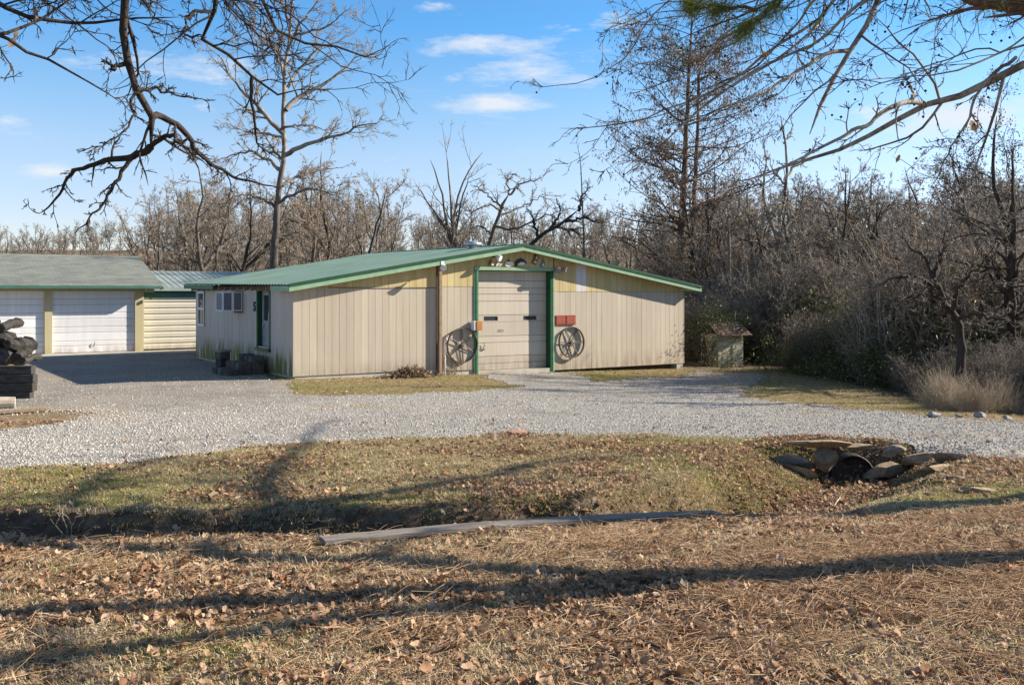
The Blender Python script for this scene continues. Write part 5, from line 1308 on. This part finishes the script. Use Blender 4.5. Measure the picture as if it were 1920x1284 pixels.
def sun_limit(x, y):
    # how tall something may stand at (x, y) before it would shade the workshop front, which the photograph shows in full sun
    ca, sa = math.cos(SUN_AZ), math.sin(SUN_AZ); q = -x * sa + y * ca; a = x * ca + y * sa
    qA = -A[0] * sa + A[1] * ca; aA = A[0] * ca + A[1] * sa; s_ = (q - qA) / (-.8366 * sa + .5478 * ca)
    if not -1.5 < s_ < 14.5:
        if s_ < 0: return .488 * (max(0, x - 9.0) + 1.7)
        return max(.3, .488 * (a - 14.9) + .2) if s_ < 19.5 else 1e9
    return max(.25, .488 * (a - (aA + s_ * (.8366 * ca + .5478 * sa))) + .1)
# woodland mass behind everything, and the thicket on the right (uncountable) ------------------------------------------
def woods():
    r = np.random.default_rng(23)
    specs = [(201, ('bark_oak', 'twig_grey')), (202, ('bark_dark', 'twig_grey')), (203, ('bark_oak', 'twig_brown')), (204, ('bark_oak', 'twig_pale'))]
    ms = [one_mesh(generic_tree(s, 7, .14, 14, .38, .09, (6, 5, 5), (.45, 1.05), .10, .0095, .17, .05, 2), 'wood_tree', m) for s, m in specs]
    coll = proto_coll('wood_tree', ms)
    pts = []; scl = []
    TX = [-400, 0, 230, 300, 380, 460, 540, 620, 720, 790, 880, 960, 1040, 1130, 1230, 1330, 1420, 1500, 1580, 1680, 1780, 1860, 2300]
    TY = [400, 412, 402, 340, 306, 318, 340, 298, 312, 378, 352, 362, 392, 372, 380, 322, 335, 300, 318, 332, 305, 278, 280]
    def tall(x, y):     # height that lifts a crown to the treeline seen in the photograph
        return max(2.5, HC + (YH - np.interp(960 + F * x / y, TX, TY)) * y / F - tz(x, y))
    def clear(x, y):   # keep buildings free
        lx = (x - A[0]) * .8366 + (y - A[1]) * .5478; ly = -(x - A[0]) * .5478 + (y - A[1]) * .8366
        gx = (x - G[0]) * .8366 + (y - G[1]) * .5478; gy = -(x - G[0]) * .5478 + (y - G[1]) * .8366
        return not (-3 < lx < 15.5 and -4 < ly < 11.5) and not (-9 < gx < 11 and -5 < gy < 9.5)
    for (y0, y1, n, s0, s1) in ((50, 62, 48, 0, 0), (62, 85, 75, 0, 0), (85, 130, 115, 0, 0), (130, 210, 170, 0, 0)):
        for _ in range(n):
            y = r.uniform(y0, y1); x = r.uniform(-.62, .62) * y
            if clear(x, y): pts.append((x, y, tz(x, y) - .2)); scl.append(min(1.75, tall(x, y) / 7.7 * (1 - .62 * r.random() ** 1.1)))
    for _ in range(54):      # the nearer wood on the right
        y = r.uniform(36, 52); x = r.uniform(.16, .62) * y
        if clear(x, y): pts.append((x, y, tz(x, y) - .2)); scl.append(min(tall(x, y), .9 * sun_limit(x, y)) / 7.9 * (1 - .5 * r.random() ** 1.3))
    n = len(pts); rot = np.c_[r.normal(size=(n, 2)) * .05, r.uniform(0, 6.28, n)]
    scatter('woodland', pts, rot, scl, r.integers(0, len(ms), n), coll, 'bare grey-brown winter woodland behind the buildings', 'woodland')
    # understorey
    def shrub(seed, stems=22, H=2.2, mats=('twig_grey', 'twig_brown'), spread=.8, tw=.004):
        q = np.random.default_rng(seed); T = []
        for k in range(stems):
            a = q.uniform(0, 6.28); s_ = q.uniform(.2, 1) * spread; h = H * q.uniform(.6, 1.05)
            b = np.array([math.cos(a) * .15, math.sin(a) * .15, -.15]); e = np.array([math.cos(a) * s_ * H * .55, math.sin(a) * s_ * H * .55, h]); mid = b + (e - b) * .55 + np.array([0, 0, h * .16])
            T.append(limb([b, mid, e], .018, .006, 9, .03, q))
        P0, R0 = stack(T)
        P1, R1 = grow(P0, R0, q, 8, -.42, .15, 1, (.5, 1.2), 6, .22, .0, .6, tw * 1.4, .5, .5, .3)
        P2, R2 = grow(P1, R1, q, 6, -.45, .1, 1, (.5, 1.2), 5, .25, -.02, .7, tw, .6, .5, .3)
        P3, R3 = grow(P2, R2, q, 3, -.5, .1, 1, (.5, 1.2), 3, .25, -.02, .8, tw * .8, .7, .5, .3)
        return tubes([(P0, R0, 4, 0), (P1, R1, 3, 0), (P2, R2, 3, 1), (P3, R3, 3, 1)], list(mats), 'shrub')
    def leafbush(seed, n=3400, H=1.6, W=1.2, mat='leaf_evergreen', size=.045):
        q = np.random.default_rng(seed); cl = q.normal(size=(26, 3)) * np.array([W * .5, W * .5, H * .30]) + np.array([0, 0, H * .45])
        c = cl[q.integers(0, 26, n)] + q.normal(size=(n, 3)) * np.array([.20, .20, .17]) * W; c[:, 2] = np.abs(c[:, 2])
        d = unit(q.normal(size=(n, 3)) + np.array([0, 0, -.2])); s_ = unit(np.cross(d, q.normal(size=(n, 3)))) * size * .28
        L_ = size * (1 + q.random((n, 1)))
        V = np.stack([c, c + d * L_ * .5 + s_, c + d * L_, c + d * L_ * .5 - s_], 1).reshape(-1, 3)
        return np_mesh('leaf_bush', V, np.arange(len(V)).reshape(-1, 4), None, [mat])
    sh = [shrub(401), shrub(402, 20, 2.4, ('twig_brown', 'twig_grey')), shrub(403, 24, 2.0, ('twig_grey', 'twig_grey')), shrub(404, 20, 2.3, ('twig_dark', 'twig_grey')), leafbush(405), leafbush(406, 3000, 1.4, 1.3), leafbush(407, 1800, 1.5, 1.2, 'leaf_brown', .04)]
    coll2 = proto_coll('thicket_shrub', sh)
    # right thicket: front edge runs from the pump house to the right edge of the drive
    pts, scl, idx = [], [], []
    edge = [gnd(1405, 676), gnd(1500, 700), gnd(1600, 716), gnd(1700, 738), gnd(1770, 752), (12.5, 19.2), (18, 18)]
    ex = np.array([e[0] for e in edge]); ey = np.array([e[1] for e in edge])
    k = 0
    while k < 400:
        x = r.uniform(7.0, 26); yf = np.interp(x, ex, ey); dpt = r.random() ** 1.5 * 15; y = yf + .6 + dpt
        if not clear(x, y) or (x - 7.35) ** 2 + (y - 33.6) ** 2 < 3.2 or x / y > .66: continue
        k += 1
        front = dpt < 3.5
        px = 960 + F * x / y
        green = r.random() < (.62 if front and px < 1760 else .34)
        if px < 1470 and y < 33: continue
        h = min(1.0 + .9 * sm(0, 6, dpt) + .25 * sm(1500, 1800, px), sun_limit(x, y) / (3.8 if x > 6 and y > 26 else 3.0))
        if h < .35: continue
        if px > 1770 and dpt < 4: green = r.random() < .1
        pts.append((x, y, tz(x, y) - .05)); scl.append(h * r.uniform(.65, 1.05)); idx.append(r.choice([4, 5, 4, 5, 6]) if green else r.integers(0, 4))
    # scrub in front of the far wood, all along
    for _ in range(420):
        y = r.uniform(44, 75); x = r.uniform(-.6, .6) * y
        if clear(x, y): pts.append((x, y, tz(x, y) - .1)); scl.append(r.uniform(.7, 1.5)); idx.append(r.choice([0, 1, 1, 2, 3, 1, 6]))
    for _ in range(34):     # brush by the right corner of the workshop
        x = r.uniform(5.9, 8.2); y = r.uniform(33.5, 41)
        if (x - 7.35) ** 2 + (y - 33.6) ** 2 < 1.8 or (y < 34 and x > 6.6): continue
        if not clear(x, y) and x < 6.1: continue
        pts.append((x, y, tz(x, y) - .1)); scl.append(r.uniform(.8, 1.3)); idx.append(r.choice([1, 1, 2, 0, 6, 4]))
    n = len(pts); rot = np.c_[r.normal(size=(n, 2)) * .12, r.uniform(0, 6.28, n)]
    scatter('thicket', pts, rot, scl, idx, coll2, 'dense tangle of bare and evergreen brush on the right', 'thicket')
    # the dark evergreen shrub covering the left of the pump house: a thing of its own
    t = empty('evergreen_shrub', (6.72, 32.72, tz(6.72, 32.72))); tag(t, 'dark ivy-like shrub covering the left wall of the pump house', 'shrub')
    o1 = obj('foliage', leafbush(410, 4200, 1.9, 1.05, 'leaf_evergreen', .05), t); obj('stems', shrub(411, 10, 1.3, ('twig_dark', 'twig_grey'), .7), t)
    # tall dead weeds at the right edge
    def weed(seed, n=40):
        q = np.random.default_rng(seed); a = q.uniform(0, 6.28, n); b = np.c_[q.normal(size=(n, 2)) * .12, np.zeros(n)]; L_ = q.uniform(.5, 1.15, n)[:, None]
        d = np.c_[np.cos(a) * .3, np.sin(a) * .3, np.ones(n)]; P = np.stack([b, b + d * L_ * .5 * [.6, .6, 1], b + d * L_ * [1.2, 1.2, .97]], 1)
        R = np.full((n, 3), .004) * np.array([1, .8, .5])
        P1, R1 = grow(P, R, q, 5, -.25, .4, 1, (.3, .8), 3, .15, .0, .8, .0025)
        return tubes([(P, R, 3, 0), (P1, R1, 3, 0)], ['weed_dry'], 'weed')
    cw = proto_coll('weed', [weed(1), weed(2), weed(3)])
    pts = []
    for _ in range(120):
        px = 2050 - 310 * r.random() ** .8; x, y = gnd(px, 770 + .05 * (px - 1730)); y += r.random() ** 1.3 * 4 + .3; x = (px - 960) * y / F; pts.append((x, y, tz(x, y) - .03))
    n = len(pts); scatter('dead_weeds', pts, np.c_[r.normal(size=(n, 2)) * .38, r.uniform(0, 6.28, n)], r.uniform(.45, .9, n), r.integers(0, 3, n), cw, 'tall pale dead weeds along the right edge of the drive', 'weeds')
    # heap of dead plants against the front wall
    p = L2W(2.95, -.42, 0); t = empty('brush_heap', (p.x, p.y, tz(p.x, p.y)), ROT); tag(t, 'heap of dead stalks and leaves against the cream front wall', 'brush heap')
    q = np.random.default_rng(77); n = 900
    c = np.c_[q.normal(size=n) * .38, q.normal(size=n) * .12, np.zeros(n)]; hmax = .28 * np.exp(-((c[:, 0] - .2) / .5) ** 2) + .04; c[:, 2] = q.random(n) * hmax
    d = unit(q.normal(size=(n, 3)) * [1, .6, .45]); s_ = unit(np.cross(d, q.normal(size=(n, 3)))) * .022
    V = np.stack([c, c + d * .05 + s_, c + d * .11, c + d * .05 - s_], 1).reshape(-1, 3)
    obj('dead_leaves', np_mesh('dead_leaves', V, np.arange(len(V)).reshape(-1, 4), None, ['leaf_brown']), t)
    n = 130; c = np.c_[q.normal(size=n) * .36, q.normal(size=n) * .1, q.random(n) * .16]; d = unit(q.normal(size=(n, 3)) * [1, .5, .5]); P = np.stack([c, c + d * .10, c + d * .2 + q.normal(size=(n, 3)) * .03], 1)
    obj('stalks', tubes([(P, np.full((n, 3), .007), 4, 0)], ['twig_dark'], 'stalks'), t)
    # dead creeper on the lower wall beside the brown post
    p = L2W(4.32, -.06, 0); t = empty('dead_creeper', (p.x, p.y, tz(p.x, p.y)), ROT); tag(t, 'dead brown creeper climbing the wall between post and wheel', 'creeper')
    q = np.random.default_rng(78); T = [limb([(q.uniform(-.15, .6), 0, 0), (q.uniform(-.15, .5), -.005, .3), (q.uniform(-.1, .35), 0, q.uniform(.45, .85))], .008, .003, 10, .025, q) for _ in range(9)]
    P0, R0 = stack(T); P1, R1 = grow(P0, R0, q, 7, .22, .1, 1, (.5, 1.2), 5, .3, 0, .7, .003, .6); P0[:, :, 1] = np.clip(P0[:, :, 1], -.03, .02); P1[:, :, 1] = np.clip(P1[:, :, 1], -.05, .025)
    obj('stems', tubes([(P0, R0, 4, 0), (P1, R1, 3, 0)], ['twig_brown'], 'stems'), t)
woods()

# ------------------------------------------------------------------ ground cover
def cover():
    r = np.random.default_rng(55)
    def leaf(seed, lobed=True, curl=.35):
        q = np.random.default_rng(seed); n = 7; V = []; 
        for i in range(n + 1):
            t = i / n; w = (math.sin(math.pi * min(1, t * 1.02)) ** .8) * .30
            if lobed: w *= (1.0 if i % 2 else .52)
            if i == 0: w = .01
            if i == n: w = .015
            z = curl * ((t - .5) ** 2) * .9; ez = w * w * curl * 3.2 * q.uniform(.3, 1.6)
            V += [(t - .5, w, z + ez + q.normal() * .015), (t - .5, 0, z), (t - .5, -w, z + ez * q.uniform(.2, 1.5) + q.normal() * .015)]
        Q = []
        for i in range(n):
            a = i * 3; Q += [(a, a + 1, a + 4, a + 3), (a + 1, a + 2, a + 5, a + 4)]
        return np_mesh('leaf', np.array(V), Q, None, ['leaf_dead'])
    cl = proto_coll('leaf', [leaf(1), leaf(2, True, .7), leaf(3, True, .9), leaf(4, False, .5), leaf(5, True, -.5), leaf(6, False, .9)])
    def tuft(seed, n, h, lean, mat, w=.0032, base=.03):
        q = np.random.default_rng(seed); a = q.uniform(0, 6.28, n); b = np.c_[q.normal(size=(n, 2)) * base, np.full(n, -.005)]; L_ = h * q.uniform(.45, 1.1, n)[:, None]
        le = lean * q.uniform(.3, 1.3, n)[:, None]; o = np.c_[np.cos(a), np.sin(a), np.zeros(n)]; upv = np.array([0, 0, 1.0])
        p1 = b + (o * le * .5 + upv * np.sqrt(np.maximum(.05, 1 - (le * .5) ** 2))) * L_ * .5; p2 = p1 + (o * le + upv * np.maximum(-.25, .85 - le)) * L_ * .5
        sd = np.c_[-np.sin(a), np.cos(a), np.zeros(n)] * w
        V = np.stack([b - sd, b + sd, p1 + sd * .8, p1 - sd * .8, p2], 1); k = np.arange(n)[:, None] * 5
        return np_mesh('tuft', V.reshape(-1, 3), k + np.array([[0, 1, 2, 3]]), k + np.array([[3, 2, 4]]), [mat])
    cg = proto_coll('tuft', [tuft(1, 20, .06, 1.2, 'grass_dry'), tuft(2, 18, .065, 1.6, 'grass_dry', .003, .05), tuft(3, 14, .085, 1.0, 'grass_dry'), tuft(4, 26, .045, .9, 'grass_green', .003), tuft(5, 22, .05, 1.0, 'grass_olive', .003), tuft(6, 26, .055, 1.3, 'grass_olive', .003, .05)])
    def straw(seed, n=16):
        q = np.random.default_rng(seed); a = q.uniform(0, 6.28, n); c = np.c_[q.normal(size=(n, 2)) * .06, .004 + .018 * q.random(n)]; L_ = q.uniform(.06, .11, n)[:, None]
        d = np.c_[np.cos(a), np.sin(a), q.normal(size=n) * .12]; P = np.stack([c - d * L_, c + [0, 0, .006], c + d * L_], 1); return tubes([(P, np.full((n, 3), .0013), 3, 0)], ['needle_straw'], 'straw')
    cs = proto_coll('straw', [straw(1), straw(2), straw(3)])
    import bmesh
    def stone(seed):
        q = np.random.default_rng(seed); bm = bmesh.new(); bmesh.ops.create_icosphere(bm, subdivisions=1, radius=1)
        for v in bm.verts: v.co = v.co * q.uniform(.7, 1.15); v.co.z *= .7; v.co.x *= 1.15
        me = bpy.data.meshes.new('pebble'); bm.to_mesh(me); bm.free(); me.materials.append(M['gravel_stone']); return me
    cst = proto_coll('pebble', [stone(i) for i in range(5)])
    def field(n, x0, x1, y0, y1, dens):
        x = r.uniform(x0, x1, n); y = r.uniform(y0, y1, n); keep = (np.abs(x) < .58 * y + 2.6) & (r.random(n) < dens(x, y)); return x[keep], y[keep]
    dd = lambda x, y: seg_dist(x, y, DITCH)
    road = lambda x, y: road_mask(x, y)
    # --- fallen leaves
    def ld(x, y):
        f = .22 + 1.05 * sm(.40, .60, fbm(x * 1.1, y * 1.1, 4, 101))
        d = dd(x, y); p = .72 * f * (y < 8.0) + .62 * f * sm(8, 9.2, y) * (.25 + .75 * sm(.40, .52, fbm(x * .5, y * .7, 3, 103)))
        p = np.maximum(p, .95 * np.exp(-((d - .5) / .40) ** 2) * (.45 + .55 * sm(-4.5, 0, x)))
        p = np.maximum(p, .95 * sm(2.0, 3.4, x) * sm(1.9, .8, d) * f)
        p *= np.where(road(x, y), .03, 1.0); return np.clip(p, 0, 1)
    x, y = field(420000, -10.5, 10.5, 3.8, 16.2, lambda a, b: ld(a, b) * np.where(b < 8, 1.0, .38 + .34 * sm(-3.5, .5, a))); n = len(x)
    x2, y2 = field(9000, -11, 12, 16, 31, lambda a, b: np.where(road(a, b), .05, .5) * (1 - sm(5, 7, a) * 0)); x = np.r_[x, x2]; y = np.r_[y, y2]; n = len(x)
    rot = np.c_[r.normal(size=(n, 2)) * .5, r.uniform(0, 6.28, n)]; rot[:, 0] += np.where(r.random(n) < .5, math.pi, 0)
    scatter('leaf_litter', np.c_[x, y, terrain(x, y) + .012 + .03 * r.random(n)], rot, (.026 + .062 * r.random(n) ** 1.7) * (1 + .3 * (r.random(n) < .06)), r.integers(0, 6, n), cl, 'fallen brown oak leaves strewn over lawn and ditch', 'leaf litter')
    # --- grass
    x, y = field(185000, -7.7, 7.7, 3.7, 8.6, lambda a, b: .46 * (.4 + .6 * sm(.35, .6, fbm(a * 1.6, b * 1.6, 3, 111))) * (1 - .9 * (dd(a, b) < .75)))
    g = fbm(x * .7, y * .9, 3, 77) + .10 * r.normal(size=len(x))
    idx = np.where(g > .66, r.choice([3, 4], len(x)), r.choice([0, 1, 2, 1, 5], len(x)))
    xa, ya = field(310000, -10.2, 10.2, 8.0, 15.4, lambda a, b: .60 * (.35 + .65 * sm(.35, .6, fbm(a * 1.1, b * 1.3, 3, 113))) * np.where(road(a, b), np.where(road(a, b - .28), 0, .3), 1) * (1 - .9 * (dd(a, b) < .95 - .45 * sm(-.6, .6, a))))
    g = fbm(xa * .45, ya * .6, 3, 71) + .10 * r.normal(size=len(xa)); ia = np.where(g > .44, r.choice([3, 3, 4, 5], len(xa)), r.choice([4, 5, 1, 5], len(xa)))
    xb, yb = field(26000, -8, 14, 18, 31.5, lambda a, b: np.where(road(a, b), .0, .9) * (1 - sm(8.5, 11, a)))
    def inside(x, y):
        lx = (x - A[0]) * .8366 + (y - A[1]) * .5478; ly = -(x - A[0]) * .5478 + (y - A[1]) * .8366
        return (lx > -.05) & (lx < LEN) & (ly > -.02) & (ly < DEP)
    k = ~inside(xb, yb); xb, yb = xb[k], yb[k]; ib = r.choice([3, 4, 5, 5], len(xb))
    X = np.r_[x, xa, xb]; Yy = np.r_[y, ya, yb]; I = np.r_[idx, ia, ib]; n = len(X)
    scatter('grass', np.c_[X, Yy, terrain(X, Yy)], np.c_[r.normal(size=(n, 2)) * .12, r.uniform(0, 6.28, n)], r.uniform(.6, 1.15, n), I, cg, 'short dry winter grass with green patches', 'grass')
    # --- pine straw in the right foreground
    x, y = field(64000, -7.7, 7.7, 3.7, 8.2, lambda a, b: .03 + .26 * sm(-.8, 2.2, a + .5) * sm(.46, .64, fbm(a * 1.3, b * 1.3, 3, 121)))
    n = len(x); scatter('pine_straw', np.c_[x, y, terrain(x, y) + .008], np.c_[r.normal(size=(n, 2)) * .15, r.uniform(0, 6.28, n)], r.uniform(.8, 1.3, n), r.integers(0, 3, n), cs, 'reddish pine needles lying on the foreground grass', 'pine needles')
    # --- loose gravel
    def gd(a, b):
        m = road(a, b); e = road(a + .25, b) & road(a - .25, b) & road(a, b - .3) & road(a, b + .3)
        return np.where(m, (1 - .72 * tracks(a, b)) * np.where(e, .6, .8) * (1 - .82 * sm(-3, -7, a - (b - 17) * .2) * sm(17, 18.5, b)), .0) + np.where(~m & road(a, b + .22), .30, np.where(~m & (road(a, b + .6) | road(a - .3, b + .3)), .09, 0))
    x, y = field(300000, -13, 11, 11.2, 30, lambda a, b: gd(a, b) * np.clip(1.25 - (b - 12) * .07, .22, 1))
    n = len(x); scatter('loose_gravel', np.c_[x, y, terrain(x, y) + .014], np.c_[r.uniform(0, 6.28, (n, 3))], r.uniform(.006, .016, n) * (1 + .6 * (r.random(n) < .06)), r.integers(0, 5, n), cst, 'pale grey crushed stone covering the drive', 'gravel')
    # clods and small sticks in the ditch
    q = np.random.default_rng(2)
    for px, py, lab, k in ((130, 1000, 'small bare twiggy sapling standing in the left end of the ditch', 0),):
        Xs, Ys = gnd(px, py + 10); T = [limb([(0, 0, -.05), (q.normal() * .05, q.normal() * .04, .18), (q.normal() * .16, q.normal() * .08, .30)], .005, .002, 9, .008, q) for _ in range(4)]
        P0, R0 = stack(T); P1, R1 = grow(P0, R0, q, 4, .14, .3, 1, (.4, .9), 4, .15, .05, .7, .002, .6)
        t = empty('ditch_sapling', (Xs, Ys, tz(Xs, Ys))); tag(t, lab, 'sapling'); obj('stems', tubes([(P0, R0, 5, 0), (P1, R1, 4, 0)], ['twig_grey'], 'stems'), t)
    for i, (px, py, w, h, m, lab) in enumerate([(540, 972, 20, 12, 'rock_brown', 'small tan stone on the lip of the ditch bank'), (915, 1078, 44, 9, 'rock_grey', 'flat grey stone lying in the dry foreground grass'), (1146, 1140, 26, 22, 'flagstone', 'brown curled lump standing in the foreground shadow band')]):
        rock('small_stone', px, py, w, h, m, lab, 130 + i, 'stone', sink=.3)
    sticks = [((1562, 955), (1600, 920), .01, 'thin pale stick on the leaves below the culvert', .05), ((1630, 895), (1585, 850), .012, 'thin pale stick leaning before the culvert mouth', .10), ((1180, 1205), (1240, 1235), .012, 'dark fallen twig in the right foreground grass', .03)]
    for a, b, rad, lab, lift in sticks:
        xa, ya = gnd(*a); xb, yb = gnd(*b); q_ = min(1, .42 / max(.01, math.hypot(xb - xa, yb - ya))); xb, yb = xa + (xb - xa) * q_, ya + (yb - ya) * q_; m = MB().tube([(0, 0, .015), ((xb - xa) * .5, (yb - ya) * .5 , .03 + lift * .5), (xb - xa, yb - ya, .02 + lift)], [rad, rad * .8, rad * .5], 6)
        o = m.build('stick', 'log_pale' if 'pale' in lab else 'twig_dark', None); o.location = (xa, ya, tz(xa, ya)); tag(o, lab, 'stick')
cover()
